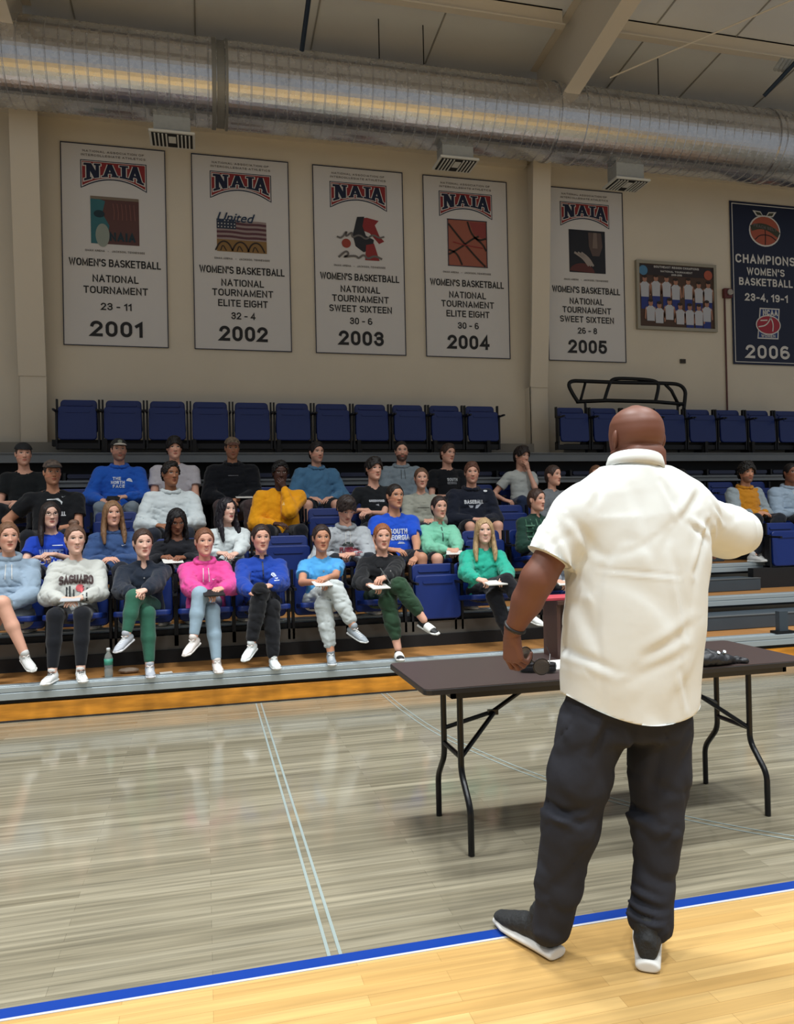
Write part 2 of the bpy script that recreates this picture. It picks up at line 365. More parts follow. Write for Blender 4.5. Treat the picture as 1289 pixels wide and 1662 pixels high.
def slab(name, x0, x1, y0, y1, z0, z1, m, parent=None, bevel=0): return MB().b2(x0, x1, y0, y1, z0, z1).obj(name, m, parent, bevel)
BL0, BL1 = 2.650, 2.705
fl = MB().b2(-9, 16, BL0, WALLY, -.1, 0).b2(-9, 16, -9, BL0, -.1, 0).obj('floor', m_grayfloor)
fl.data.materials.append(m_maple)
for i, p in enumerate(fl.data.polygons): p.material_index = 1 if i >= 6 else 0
struct(fl, 'glossy wooden court floor, grey boards beyond the blue line and pale maple before it')
struct(slab('floor_line', -9, 16, BL0, BL1, 0, .002, m_blueline), 'blue sideline painted across the court floor')
struct(slab('floor_line', -9, 16, BL0 - .011, BL0, 0, .002, m_whiteedge), 'thin white edge along the near side of the blue sideline')
struct(slab('floor_line', .383, .395, BL1, 6.62, 0, .002, m_whiteline), 'left one of the two straight pale lines running to the bleachers')
struct(slab('floor_line', .423, .435, BL1, 6.62, 0, .002, m_whiteline), 'right one of the two straight pale lines running to the bleachers')
arc = [(1.495, 6.62), (1.505, 6.1), (1.56, 5.35), (1.70, 4.70), (1.87, 4.16), (2.11, 3.66), (2.38, 3.30), (2.62, 3.05), (2.95, 2.80), (3.1, 2.71)]
def ribbon(pts, off, w):
    mb = MB(); vs = []; P = [Vector((x, y, 0)) for x, y in pts]
    for i, p in enumerate(P):
        t = (P[min(i + 1, len(P) - 1)] - P[max(i - 1, 0)]).normalized(); n = Vector((t.y, -t.x, 0)); vs += [p + n * (off - w), p + n * (off + w)]
    fs = [(2 * i, 2 * i + 1, 2 * i + 3, 2 * i + 2) for i in range(len(P) - 1)]
    k = len(vs); vs2 = vs + [v + Vector((0, 0, .0015)) for v in vs]
    mb.add(vs2, fs + [tuple(q + k for q in f) for f in fs])
    return mb
def smooth_pts(pts, it=3):
    for _ in range(it):
        o = [pts[0]]
        for a, b in zip(pts, pts[1:]): o += [tuple(.75 * p + .25 * q for p, q in zip(a, b)), tuple(.25 * p + .75 * q for p, q in zip(a, b))]
        pts = o + [pts[-1]]
    return pts
for off, s in ((0, 'outer'), (.045, 'inner')):
    struct(ribbon(smooth_pts(arc), off, .005).obj('floor_line', m_whiteline), s + ' pale curved line on the floor under the table')

struct(slab('wall_back', -9, 16, WALLY, WALLY + .2, 0, 8.6, m_wall), 'cream painted gym wall behind the bleachers')
def ceil_z(y): return 8.22 + .10 * (11.5 - y)
cm = MB(); cm.add([(-9, 11.7, ceil_z(11.7)), (16, 11.7, ceil_z(11.7)), (16, 1, ceil_z(1)), (-9, 1, ceil_z(1)), (-9, 11.7, ceil_z(11.7) + .1), (16, 11.7, ceil_z(11.7) + .1), (16, 1, ceil_z(1) + .1), (-9, 1, ceil_z(1) + .1)],
    [(0, 1, 2, 3), (7, 6, 5, 4), (0, 4, 5, 1), (1, 5, 6, 2), (2, 6, 7, 3), (3, 7, 4, 0)])
struct(cm.obj('ceiling', m_ceil), 'grey insulated sloping ceiling')
# seams and battens of the insulation
for i, x in enumerate((-2.9, -1.55, .0, 1.6, 3.3, 6.3, 7.6, 9.0)):
    y0, y1 = 7.5, 11.4; mb = MB()
    mb.add([(x, y0, ceil_z(y0)), (x + .02, y0, ceil_z(y0)), (x + .02, y1, ceil_z(y1)), (x, y1, ceil_z(y1)), (x, y0, ceil_z(y0) - .012), (x + .02, y0, ceil_z(y0) - .012), (x + .02, y1, ceil_z(y1) - .012), (x, y1, ceil_z(y1) - .012)],
           [(0, 1, 2, 3), (7, 6, 5, 4), (0, 4, 5, 1), (1, 5, 6, 2), (2, 6, 7, 3), (3, 7, 4, 0)])
    struct(mb.obj('trim_%d' % (i + 1), mat('seam_tape', '9a9994', .7)), 'seam strip in the ceiling insulation')
# purlins running along the wall direction
for i, y in enumerate((9.75, 8.0, 6.3)):
    z = ceil_z(y)
    for (x0, x1) in ((-9, 4.86), (5.16, 16)):
        mb = MB().b2(x0, x1, y, y + .02, z - .27, z).b2(x0, x1, y - .09, y, z - .27, z - .25).b2(x0, x1, y, y + .09, z - .02, z)
        struct(mb.obj('purlin', m_cream), 'cream roof purlin ' + ('left' if x0 < 0 else 'right') + ' of the sloping rafter, ' + ('nearest the wall', 'second from the wall', 'third from the wall')[i])
# rafters with flanges, and the wall columns
def rafter(xc, label):
    mb = MB(); ys = (11.0, 4.0)
    def q(x0, x1, z_lo, z_hi):
        vs = []
        for y in ys:
            for x in (x0, x1): vs += [(x, y, z_lo(y)), (x, y, z_hi(y))]
        return vs
    lo = lambda y: 7.25 + .17 * (10.6 - y)
    for (x0, x1, a, b) in ((xc - .012, xc + .012, lo, lambda y: ceil_z(y)), (xc - .12, xc + .12, lambda y: lo(y) - .02, lo), (xc - .12, xc + .12, lambda y: ceil_z(y) - .02, lambda y: ceil_z(y))):
        mb.add(q(x0, x1, a, b), [(0, 1, 3, 2), (4, 6, 7, 5), (0, 4, 5, 1), (2, 3, 7, 6), (0, 2, 6, 4), (1, 5, 7, 3)])
    struct(mb.obj('rafter', m_cream), label)
def column(xc, w, label):
    zb, zt = 2.36, 7.3; yb, yt = 11.28, 10.95
    f = lambda z: yb + (yt - yb) * (max(0, z - 3.5) / (zt - 3.5)) ** .8
    mb = MB(); zs = [zb, 3.5] + [3.5 + (zt - 3.5) * i / 8 for i in range(1, 9)]
    for a, b in zip(zs, zs[1:]):
        for (x0, x1, d0, d1) in ((xc - w / 2, xc + w / 2, 0, .03), (xc - .015, xc + .015, .03, 1.0)):
            vs = []
            for z in (a, b):
                for x in (x0, x1): vs += [(x, f(z) + d0, z), (x, min(f(z) + d1, WALLY), z)]
            mb.add(vs, [(0, 1, 3, 2), (4, 6, 7, 5), (0, 4, 5, 1), (2, 3, 7, 6), (0, 2, 6, 4), (1, 5, 7, 3)])
    mb.b2(xc - w / 2, xc + w / 2, yb - .02, yb - .0, 3.49, 3.51)
    mb.b2(xc - w / 2, xc - w / 2 + .02, yb, WALLY, zb, 3.5)
    struct(mb.obj('pillar', m_cream), label)
rafter(5.05, 'cream steel rafter sloping up from above the duct')
column(5.08, .29, 'cream steel wall column right of the 2004 banner')
column(-2.16, .34, 'cream steel wall column at the left edge')
rafter(-2.16, 'cream steel rafter above the left column')
# cream trim beam along the wall top
struct(MB().b2(-9, 16, 11.38, WALLY, 7.07, 7.2).obj('trim_20', m_cream), 'cream girt along the wall top under the duct')
struct(MB().b2(3.9, 5.0, 11.36, WALLY, 6.98, 7.06).obj('trim_21', m_cream), 'short cream strip on the wall above the 2004 banner')

# ------------------------------------------------------------------ duct
m_galv = bpy.data.materials.new('galvanised_steel'); m_galv.use_nodes = True
nt = m_galv.node_tree; b = nt.nodes['Principled BSDF']; b.inputs['Metallic'].default_value = .92; b.inputs['Roughness'].default_value = .36
vo = nt.nodes.new('ShaderNodeTexVoronoi'); vo.inputs['Scale'].default_value = 26; tc = nt.nodes.new('ShaderNodeTexCoord'); nt.links.new(tc.outputs['Object'], vo.inputs['Vector'])
rp = nt.nodes.new('ShaderNodeMapRange'); rp.inputs[3].default_value = .55; rp.inputs[4].default_value = .66; nt.links.new(vo.outputs['Color'], rp.inputs[0])
cb = nt.nodes.new('ShaderNodeCombineColor'); 
mb_ = nt.nodes.new('ShaderNodeMath'); mb_.operation = 'MULTIPLY'; mb_.inputs[1].default_value = 1.02; nt.links.new(rp.outputs[0], mb_.inputs[0])
nt.links.new(rp.outputs[0], cb.inputs[0]); nt.links.new(rp.outputs[0], cb.inputs[1]); nt.links.new(mb_.outputs[0], cb.inputs[2]); nt.links.new(cb.outputs[0], b.inputs['Base Color'])
rr = nt.nodes.new('ShaderNodeMapRange'); rr.inputs[3].default_value = .20; rr.inputs[4].default_value = .30; nt.links.new(vo.outputs['Color'], rr.inputs[0]); nt.links.new(rr.outputs[0], b.inputs['Roughness'])
DY, DZ, DR = 10.4, 7.17, .52
duct = empty('air_duct', (0, DY, DZ), 'large round galvanised steel air duct running along the wall top', 'duct')
def lathe_x(prof, n=72):
    vs = []; fs = []
    for (x, r) in prof: vs += [(x, r * math.cos(2 * math.pi * k / n), r * math.sin(2 * math.pi * k / n)) for k in range(n)]
    for i in range(len(prof) - 1):
        for k in range(n): fs.append((i * n + k, (i + 1) * n + k, (i + 1) * n + (k + 1) % n, i * n + (k + 1) % n))
    return vs, fs
def duct_section(x0, x1):
    prof = []; x = x0
    while x < x1:
        prof += [(x, DR), (x + .006, DR + .008), (x + .014, DR + .008), (x + .02, DR)]; x += .155
    prof.append((x1, DR)); v, f = lathe_x(prof); return v, f
for (x0, x1) in ((-9, .26), (.36, 4.95), (5.32, 8.5), (8.6, 16)):
    v, f = duct_section(x0, x1); mesh_obj('spiral_section', v, f, m_galv, duct)
v, f = lathe_x([(.2, DR), (.2, DR + .014), (.25, DR + .014), (.26, DR - .012), (.36, DR - .012), (.37, DR + .014), (.4, DR + .014), (.4, DR)])
mesh_obj('joint_band', v, f, mat('dull_zinc', '8d8c86', .55, .6), duct)
for xa in (4.9, 8.46):
    v, f = lathe_x([(xa, DR), (xa, DR + .02), (xa + .06, DR + .02), (xa + .07, DR + .004), (xa + .39 if xa < 6 else xa + .1, DR + .004), (xa + (.4 if xa < 6 else .11), DR + .02), (xa + (.46 if xa < 6 else .15), DR + .02), (xa + (.46 if xa < 6 else .15), DR)])
    mesh_obj('coupling_band', v, f, m_galv, duct)
# supply grilles hanging under the duct
m_neck = mat('pale_sheet_metal', 'a5a8a6', .5, .25, vary=.06, vscale=20); m_grille = mat('white_grille', 'cfcfc8', .5); m_dark = mat('dark_void', '1c1c1c', .9)
for i, (px, lab) in enumerate(((279, 'left of the three'), (746, 'middle of the three'), (1027, 'right of the three'))):
    c = atY(px, (215, 257, 291)[i], 10.25)
    t = empty('supply_grille', (c.x, 10.43, c.z), 'white ceiling supply grille on a grey neck under the duct, ' + lab, 'air vent', 'grilles under the duct')
    MB().b2(-.225, .225, -.12, .14, .015, max(.2, 6.72 - c.z)).obj('neck', m_neck, t)
    MB().box((0, 0, 0), (.56, .42, .03)).obj('frame', m_grille, t, .004)
    MB().b2(-.25, .25, -.18, .18, -.020, -.0155).obj('backing', m_dark, t)
    s = MB()
    for k in range(4):
        for sx in (-1, 1): s.box((sx * (.07 + k * .047), 0, -.024), (.018, .34, .014))
    s.box((0, -.03, -.024), (.09, .16, .01)); s.obj('louvre', m_grille, t)
# thin hangers and rods
m_black = mat('black_steel', '15171a', .45, .4)
def rod(name, a, bpt, r, m, label, cat): 
    o = MB().tube([Vector((0, 0, 0)), Vector(bpt) - Vector(a)], r, 8).obj(name, m, None, loc=a); tag(o, label, cat); return o
for k, px in enumerate((615, 687, 1067)):
    p = atY(px, 60, 10.4); rod('hanger_rod', (p.x, 10.4, DZ + DR), (p.x, 10.4, ceil_z(10.4)), .008, m_black, ('left', 'middle', 'right')[k] + ' thin dark hanger rod between duct and ceiling', 'rod')
a = atY(490, 82, 9.0); b2 = atY(505, -30, 8.4); rod('brace_pole', a, b2, .028, mat('blue_black_paint', '1b2b3c', .4, .3), 'thick dark blue pole hanging down in front of the duct', 'pole')
a = atY(990, 126, 9.9); b2 = atY(1300, -6, 8.6); rod('conduit', a, b2, .012, m_cream, 'thin cream conduit running diagonally below the ceiling', 'conduit')
a = atY(1240, 156, 9.3); b2 = atY(1300, 92, 8.9); brk = empty('lamp_bracket', a, 'dark pole with a grey clamp at the top right corner', 'bracket')
MB().tube([(0, 0, 0), b2 - a], .03, 8).obj('pole', mat('blue_black_paint', '1b2b3c', .4, .3), brk)
c = atY(1272, 108, 9.1) - a
mbk = MB(); 
for k in range(4): mbk.tube([c + Vector((-.14 + k * .06, 0, -.06)), c + Vector((-.02 + k * .06, .0, .1))], .028, 10)
mbk.obj('clamp', m_neck, brk)

# ------------------------------------------------------------------ banners
m_ban = mat('white_vinyl', 'd3d1d0', .6, bump=.05, bscale=2.5); m_ink = mat('black_ink', '16161a', .6); m_navy = mat('navy_ink', '141c38', .6); m_red = mat('red_ink', '8e2a2c', .6)
m_grayink = mat('grey_ink', '6a6664', .6); m_white = mat('white_ink', 'd8d6d2', .6); m_edge = mat('dark_piping', '24283c', .6)
BW, BH = 1.37, 2.78
def flat(parent, name, poly, m, y=-.006, t=.003): return MB().prism(poly, y, y - t).obj(name, m, parent)
def quad(x0, x1, z0, z1): return [(x0, z0), (x1, z0), (x1, z1), (x0, z1)]
def circ(cx, cz, rx, rz=None, n=28, a0=0, a1=2 * math.pi): 
    rz = rz or rx; return [(cx + rx * math.cos(a0 + (a1 - a0) * k / n), cz + rz * math.sin(a0 + (a1 - a0) * k / n)) for k in range(n)]
def stroke(pts, w, y0=-.009, t=.002, it=2):
    pts = smooth_pts(pts, it); mb = MB(); P = [Vector((x, 0, z)) for x, z in pts]; vs = []
    for i, p in enumerate(P):
        d = (P[min(i + 1, len(P) - 1)] - P[max(i - 1, 0)]).normalized(); n = Vector((d.z, 0, -d.x)) * w / 2; vs += [p + n, p - n]
    vs = [v + Vector((0, y0 - t, 0)) for v in vs] + [v + Vector((0, y0, 0)) for v in vs]; k = len(P) * 2
    fs = [(2 * i, 2 * i + 1, 2 * i + 3, 2 * i + 2) for i in range(len(P) - 1)]
    return mb.add(vs, fs + [tuple(q + k for q in f) for f in fs])
def naia_letters(g):
    """four slab-serif capitals, z from -.15 to .15"""
    V = []; F = []
    def poly(pts): n = len(V); V.extend([(x, -1.5e-4 * (len(F) % 11), z) for x, z in pts]); F.append(tuple(range(n, n + len(pts))))
    def bar(x0, x1, z0, z1): poly([(x0 - g, z0 - g), (x1 + g, z0 - g), (x1 + g, z1 + g), (x0 - g, z1 + g)])
    def dia(xa, za, xb, zb, w): poly([(xa - w / 2 - g, za), (xa + w / 2 + g, za), (xb + w / 2 + g, zb), (xb - w / 2 - g, zb)])
    s = .05
    x = -.375; bar(x + .02, x + .07, -.15, .15); bar(x - .01, x + .085, -.15, -.15 + s * .8); bar(x - .015, x + .06, .15 - s * .8, .15); dia(x + .05, .15, x + .155, -.15, .07); bar(x + .14, x + .185, -.15, .15); bar(x + .12, x + .205, .15 - s * .8, .15)
    for x in (-.145, .185):
        dia(x + .095, .15, x + .03, -.15, .052); dia(x + .095, .15, x + .165, -.15, .062); bar(x + .06, x + .14, -.07, -.03); bar(x - .01, x + .07, -.15, -.15 + s * .75); bar(x + .115, x + .21, -.15, -.15 + s * .75)
    x = .09; bar(x + .015, x + .07, -.15, .15); bar(x - .015, x + .10, -.15, -.15 + s * .8); bar(x - .015, x + .10, .15 - s * .8, .15)
    return np.array(V), F
def naia(parent, zt):
    W2, zt = .42, zt - .235
    top = [(-W2, zt)]; 
    arcb = [(W2 * math.cos(a), 0) for a in np.linspace(0, math.pi, 17)]
    zb = lambda x, e=0: zt - .365 + (.135 + e) * (1 - (x / W2) ** 2)
    def shield(g, m, y):
        xs = np.linspace(-W2 - g, W2 + g, 19); mb = MB()
        for y_ in (y, y - .003):
            vs = []
            for x in xs: vs += [(x, y_, zt + g), (x, y_, zb(min(max(x, -W2), W2)) - g * 1.3)]
            mb.add(vs, [(2 * i, 2 * i + 1, 2 * i + 3, 2 * i + 2) for i in range(len(xs) - 1)])
        mb.obj('logo_shield', m, parent)
    shield(.012, m_navy, -.004); shield(0, m_ban, -.006); shield(-.010, m_red, -.008)
    def warp(V):
        V = V.copy(); u = V[:, 2] / .30 + .5; x = V[:, 0] - .0
        hi = zt - .035; lo = zt - .30 + .095 * (1 - (x / W2) ** 2); V[:, 2] = lo + u * (hi - lo); return V
    for grow, m, y in ((.013, m_white, -.012), (0, m_navy, -.016)):
        V, F = naia_letters(grow); V, F = solid(warp(V) + [0, y, 0], F); mesh_obj('logo_lettering', V, F, m, parent)
def banner(x, year, rec, extra, label):
    t = empty('championship_banner', (x, WALLY - .02, 3.96), label, 'banner', 'championship banners on the wall')
    MB().b2(-BW / 2, BW / 2, -.004, .004, 0, BH).obj('cloth', m_ban, t)
    e = MB(); q = .012
    for (a, b_, c_, d_) in ((-BW / 2, BW / 2, 0, q), (-BW / 2, BW / 2, BH - q, BH), (-BW / 2, -BW / 2 + q, q, BH - q), (BW / 2 - q, BW / 2, q, BH - q)): e.b2(a, b_, -.012, -.003, c_, d_)
    e.obj('border', m_edge, t)
    L = lambda s, w, h, v, m=m_ink, wt=.17: text(s, w, h, 0, -.008, BH * (1 - v), m, t, wt)
    L('NATIONAL ASSOCIATION OF', .80, .030, .036, m_grayink, .2); L('INTERCOLLEGIATE ATHLETICS', .84, .030, .056, m_grayink, .2)
    naia(t, BH)
    L('OMAN ARENA   -   JACKSON, TENNESSEE', .78, .028, .528, m_grayink, .2)
    L("WOMEN'S BASKETBALL", 1.20, .105, .587)
    if extra: L('NATIONAL', .60, .10, .652); L('TOURNAMENT', .86, .10, .703); L(extra, .70 if 'ELITE' in extra else .95, .10, .757)
    else: L('NATIONAL', .60, .10, .665); L('TOURNAMENT', .84, .10, .722)
    L(rec, .34 if extra else .40, .10, .822 if extra else .803); L(str(year), .68, .215, .914, m_ink, .20)
    return t
TW = 'white banner with dark border reading '
B1 = banner(-1.115, 2001, '23 - 11', None, TW + '2001, leftmost on the wall, teal and brown picture')
B2 = banner(.605, 2002, '32 - 4', 'ELITE EIGHT', TW + '2002, striped flag picture')
B3 = banner(2.325, 2003, '30 - 6', 'SWEET SIXTEEN', TW + '2003, red figure and orange ball')
B4 = banner(4.01, 2004, '30 - 6', 'ELITE EIGHT', TW + '2004, orange basketball close-up')
B5 = banner(6.03, 2005, '26 - 8', 'SWEET SIXTEEN', TW + '2005, right of the column')
def ztop(v): return BH * (1 - v)
def ink(n, c): return mat(n, c, .6)
# 2001 picture
flat(B1, 'picture', quad(-.31, .32, ztop(.492), ztop(.258)), ink('brown_print', '5a3a38'), -.005)
flat(B1, 'picture_patch', [(-.31, ztop(.492)), (-.10, ztop(.492)), (-.07, ztop(.40)), (-.16, ztop(.34)), (-.12, ztop(.28)), (-.31, ztop(.258))], ink('teal_print', '2f6a74'), -.009, .002)
flat(B1, 'picture_patch', circ(-.16, ztop(.45), .09, .16), ink('pale_print', '8f9a92'), -.012, .002)
flat(B1, 'picture_patch', circ(-.20, ztop(.345), .07, .05), ink('dark_teal_print', '15323e'), -.0145, .002)
flat(B1, 'picture_patch', quad(-.31, .32, ztop(.272), ztop(.258)), ink('tan_print', '7c6f60'), -.012, .002)
text('NAIA', .34, .12, .10, -.014, ztop(.455), ink('dark_teal_print', '15323e'), B1, .22, 'picture_lettering')
for k in range(6): stroke([(-.02 + k * .055, ztop(.29)), (.0 + k * .052, ztop(.33)), (-.01 + k * .056, ztop(.37))], .012, -.012).obj('picture_patch', ink('rust_print', '7b504a'), B1)
# 2002 picture: flag, balls, script
for k in range(9):
    z0 = ztop(.43) + k * .0325
    stroke([(-.35, z0 + .01), (-.15, z0 + .02), (.05, z0), (.2, z0 + .012), (.35, z0 + .004)], .034, -.004).obj('picture_stripe', ink('maroon_print' if k % 2 else 'dusty_print', '5c3640' if k % 2 else '9a8a88'), B2)
flat(B2, 'picture_patch', quad(-.35, -.08, ztop(.375), ztop(.325)), ink('flag_blue_print', '2a3448'), -.009, .002)
for k in range(3):
    for j in range(6): flat(B2, 'picture_star', circ(-.325 + j * .045, ztop(.365) + k * .045, .009, n=6), m_white, -.012, .002)
flat(B2, 'picture_patch', quad(-.35, .35, ztop(.492), ztop(.43)), ink('ochre_print', '8a6a3c'), -.009, .002)
for cxx in (-.25, -.02, .2):
    stroke([(cxx - .12, ztop(.488)), (cxx - .07, ztop(.45)), (cxx, ztop(.437)), (cxx + .07, ztop(.45)), (cxx + .12, ztop(.488))], .022, -.012).obj('picture_seam', ink('dark_brown_print', '2e2119'), B2)
    stroke([(cxx - .05, ztop(.488)), (cxx - .02, ztop(.455)), (cxx + .03, ztop(.488))], .015, -.012).obj('picture_seam', ink('dark_brown_print', '2e2119'), B2)
def shear(V):
    V = V.copy(); V[:, 0] += V[:, 2] * .35; return V
text('United', .50, .13, -.08, -.016, ztop(.315), ink('script_blue', '1e3452'), B2, .01, 'script_lettering', shear, font='script')
# 2003 picture: generic player with ball and script scrawls
flat(B3, 'picture_patch', [(-.02, ztop(.27)), (.12, ztop(.262)), (.30, ztop(.275)), (.24, ztop(.30)), (.31, ztop(.36)), (.38, ztop(.385)), (.30, ztop(.40)), (.16, ztop(.345)), (.04, ztop(.33)), (-.03, ztop(.31))], m_red, -.005)
flat(B3, 'picture_patch', [(-.03, ztop(.262)), (.08, ztop(.258)), (.05, ztop(.31)), (.1, ztop(.36)), (.22, ztop(.38)), (.20, ztop(.43)), (.06, ztop(.45)), (-.06, ztop(.42)), (-.10, ztop(.36))], ink('charcoal_print', '22242c'), -.009, .002)
flat(B3, 'picture_patch', [(.10, ztop(.41)), (.22, ztop(.40)), (.28, ztop(.47)), (.30, ztop(.492)), (.08, ztop(.492))], m_red, -.012, .002)
flat(B3, 'picture_ball', circ(-.20, ztop(.408), .068), ink('orange_print', '9a3f30'), -.012, .002)
stroke([(-.34, ztop(.375)), (-.27, ztop(.385)), (-.18, ztop(.335)), (-.22, ztop(.38)), (-.1, ztop(.34)), (-.12, ztop(.38)), (.0, ztop(.355)), (.1, ztop(.385)), (.2, ztop(.35)), (.3, ztop(.37)), (.38, ztop(.36))], .026, -.015).obj('script_stroke', m_grayink, B3)
stroke([(-.32, ztop(.485)), (-.2, ztop(.445)), (-.16, ztop(.47)), (-.27, ztop(.485)), (-.06, ztop(.47)), (-.02, ztop(.488)), (.06, ztop(.46)), (.12, ztop(.488)), (.22, ztop(.465)), (.34, ztop(.482))], .03, -.015).obj('script_stroke', m_grayink, B3)
# 2004 picture
flat(B4, 'picture', quad(-.30, .33, ztop(.492), ztop(.235)), ink('orange_leather_print', '9c5a48'), -.005)
flat(B4, 'picture_patch', [(.05, ztop(.242)), (.32, ztop(.242)), (.32, ztop(.34)), (.12, ztop(.31))], ink('red_leather_print', '8c3e3a'), -.009, .002)
for pts in ([(-.29, ztop(.26)), (-.1, ztop(.34)), (.1, ztop(.42)), (.3, ztop(.488))], [(.02, ztop(.242)), (.08, ztop(.31)), (.2, ztop(.345)), (.32, ztop(.33))], [(-.29, ztop(.43)), (-.1, ztop(.39)), (.08, ztop(.34)), (.2, ztop(.32))], [(-.29, ztop(.405)), (-.16, ztop(.42)), (-.08, ztop(.485))], [(.12, ztop(.325)), (.26, ztop(.36)), (.32, ztop(.40))]):
    stroke(pts, .028, -.012).obj('picture_seam', ink('dark_brown_print', '2e2119'), B4)
stroke([(-.22, ztop(.36)), (-.02, ztop(.375)), (.26, ztop(.385))], .014, -.015).obj('script_stroke', m_red, B4)
for (z0) in (.235, .492): flat(B4, 'picture_edge', quad(-.31, .34, ztop(z0) - .006, ztop(z0) + .006), m_edge, -.014, .002)
for (x0) in (-.30, .33): flat(B4, 'picture_edge', quad(x0 - .006, x0 + .006, ztop(.492), ztop(.235)), m_edge, -.014, .002)
# 2005 picture
flat(B5, 'picture', quad(-.29, .35, ztop(.485), ztop(.238)), ink('near_black_print', '1b1d26'), -.005)
flat(B5, 'picture_patch', [(.05, ztop(.25)), (.28, ztop(.25)), (.30, ztop(.33)), (.24, ztop(.385)), (.12, ztop(.385)), (.06, ztop(.33))], ink('dark_skin_print', '5c4c48'), -.009, .002)  # darker printed skin tone of the face
flat(B5, 'picture_patch', [(.14, ztop(.25)), (.20, ztop(.25)), (.21, ztop(.34)), (.12, ztop(.34))], ink('skin_print', '7c6c64'), -.012, .002)
flat(B5, 'picture_patch', circ(-.07, ztop(.485), .22, .15, 20, 0, math.pi), ink('ball_print', '5a2c2a'), -.009, .002)
for k in range(3): stroke([(-.2 + k * .06, ztop(.37)), (-.05 + k * .05, ztop(.40)), (.05 + k * .04, ztop(.445))], .035, -.012).obj('picture_finger', ink('pale_hand_print', 'a09690'), B5)
# 2006 banner
t = empty('championship_banner', (9.425, WALLY - .02, 4.0), 'navy blue banner reading CHAMPIONS 2006 at the right edge', 'banner', 'championship banners on the wall')
m_bn = mat('navy_vinyl', '0e1a38', .6); BH6 = 2.78
MB().b2(-BW / 2, BW / 2, -.004, .004, 0, BH6).obj('cloth', m_bn, t)
e = MB()
for g in (0, .035):
    for (a, b_, c_, d_) in ((-BW / 2 + g, BW / 2 - g, g, .012 + g), (-BW / 2 + g, BW / 2 - g, BH6 - .012 - g, BH6 - g), (-BW / 2 + g, -BW / 2 + .012 + g, g + .012, BH6 - g - .012), (BW / 2 - .012 - g, BW / 2 - g, g + .012, BH6 - g - .012)):
        if g: e.b2(a, b_, -.010, -.003, c_, d_)
e.obj('border', m_white, t)
T6 = lambda s, w, h, v, wt=.2: text(s, w, h, 0, -.008, BH6 * (1 - v), m_white, t, wt)
T6('CHAMPIONS', 1.2, .15, .35); T6("WOMEN'S", .76, .125, .425); T6('BASKETBALL', 1.08, .13, .49); T6('23-4, 19-1', .86, .13, .585); T6('2006', .88, .23, .92)
z0 = BH6 * (1 - .17)
flat(t, 'emblem_outline', circ(0, z0, .315, .27), m_white, -.005); flat(t, 'emblem_ball', circ(0, z0, .29, .245), ink('peach_print', 'a8553f'), -.009, .002)
for pts in ([(-.27, z0 + .02), (0, z0 + .10), (.27, z0 - .04)], [(.0, z0 - .24), (.01, z0 - .1), (0, z0 + .05)], [(-.2, z0 - .16), (-.1, z0 - .07), (.1, z0 - .07), (.22, z0 - .15)]): stroke(pts, .016, -.012).obj('emblem_seam', m_ink, t)
stroke([(-.28, z0 + .03), (-.1, z0 + .085), (.1, z0 + .05), (.28, z0 - .06)], .10, -.0125).obj('emblem_band', ink('olive_print', '3d4030'), t)
text('PEACH BELT', .46, .055, 0, -.017, 0, m_grayink, t, .22, 'emblem_lettering', lambda V: np.stack([V[:, 0], V[:, 1], V[:, 2] + z0 + .055 - .14 * V[:, 0]], 1))
for s in (-1, 1): flat(t, 'emblem_leaf', [(s * .02, z0 + .24), (s * .08, z0 + .33), (s * .24, z0 + .34), (s * .17, z0 + .25)], m_white, -.012, .002); flat(t, 'emblem_leaf', [(s * .05, z0 + .26), (s * .09, z0 + .31), (s * .19, z0 + .32), (s * .15, z0 + .265)], ink('olive_print', '3d4030'), -.0145, .002)
z1 = BH6 * (1 - .745)
flat(t, 'badge', [(-.20, z1 - .26), (.22, z1 - .26), (.26, z1 + .27), (-.14, z1 + .27)], m_white, -.005); flat(t, 'badge', [(-.18, z1 - .24), (.20, z1 - .24), (.235, z1 + .25), (-.12, z1 + .25)], ink('badge_blue', '27407a'), -.009, .002)
text('NCAA', .30, .10, .06, -.017, z1 + .19, m_white, t, .24, 'badge_lettering'); text('WOMEN', .28, .05, .01, -.017, z1 - .21, m_white, t, .22, 'badge_lettering')
flat(t, 'badge_ball', circ(.02, z1 - .02, .25, .17), m_white, -.012, .002); flat(t, 'badge_ball', circ(.02, z1 - .02, .23, .15), ink('badge_red', 'a3283a'), -.0145, .002)
for pts in ([(-.18, z1 - .06), (-.02, z1 - .03), (.08, z1 + .12)], [(.10, z1 - .13), (.12, z1), (.06, z1 + .12)], [(-.14, z1 + .05), (.0, z1 + .06)]): stroke(pts, .02, -.0175).obj('badge_seam', m_white, t)

# team photo in a frame
ph = empty('framed_photo', (7.67, WALLY - .03, 4.54), 'framed colour team photo of players in white shirts on the wall', 'picture')
MB().b2(-.73, .73, -.01, .02, 0, 1.09).obj('mount', ink('photo_dark', '4a3428'), ph)
fr = MB()
for (a, b_, c_, d_) in ((-.75, .75, -.02, .03), (-.75, .75, 1.06, 1.11), (-.75, -.70, .03, 1.06), (.70, .75, .03, 1.06)): fr.b2(a, b_, -.035, .02, c_, d_)
fr.obj('frame', mat('pale_gold_frame', '9a9484', .45, .3), ph)
flat(ph, 'photo_band', quad(-.70, .70, .88, 1.05), ink('photo_dark_band', '2a2226'), -.012, .002)  # dark printed band behind the title lettering
text('SOUTHEAST REGION CHAMPIONS', .85, .035, 0, -.017, 1.02, m_white, ph, .2); text('NATIONAL TOURNAMENT', .6, .03, 0, -.017, .95, m_white, ph, .2); text('2005-2006', .2, .03, 0, -.017, .90, m_white, ph, .2)
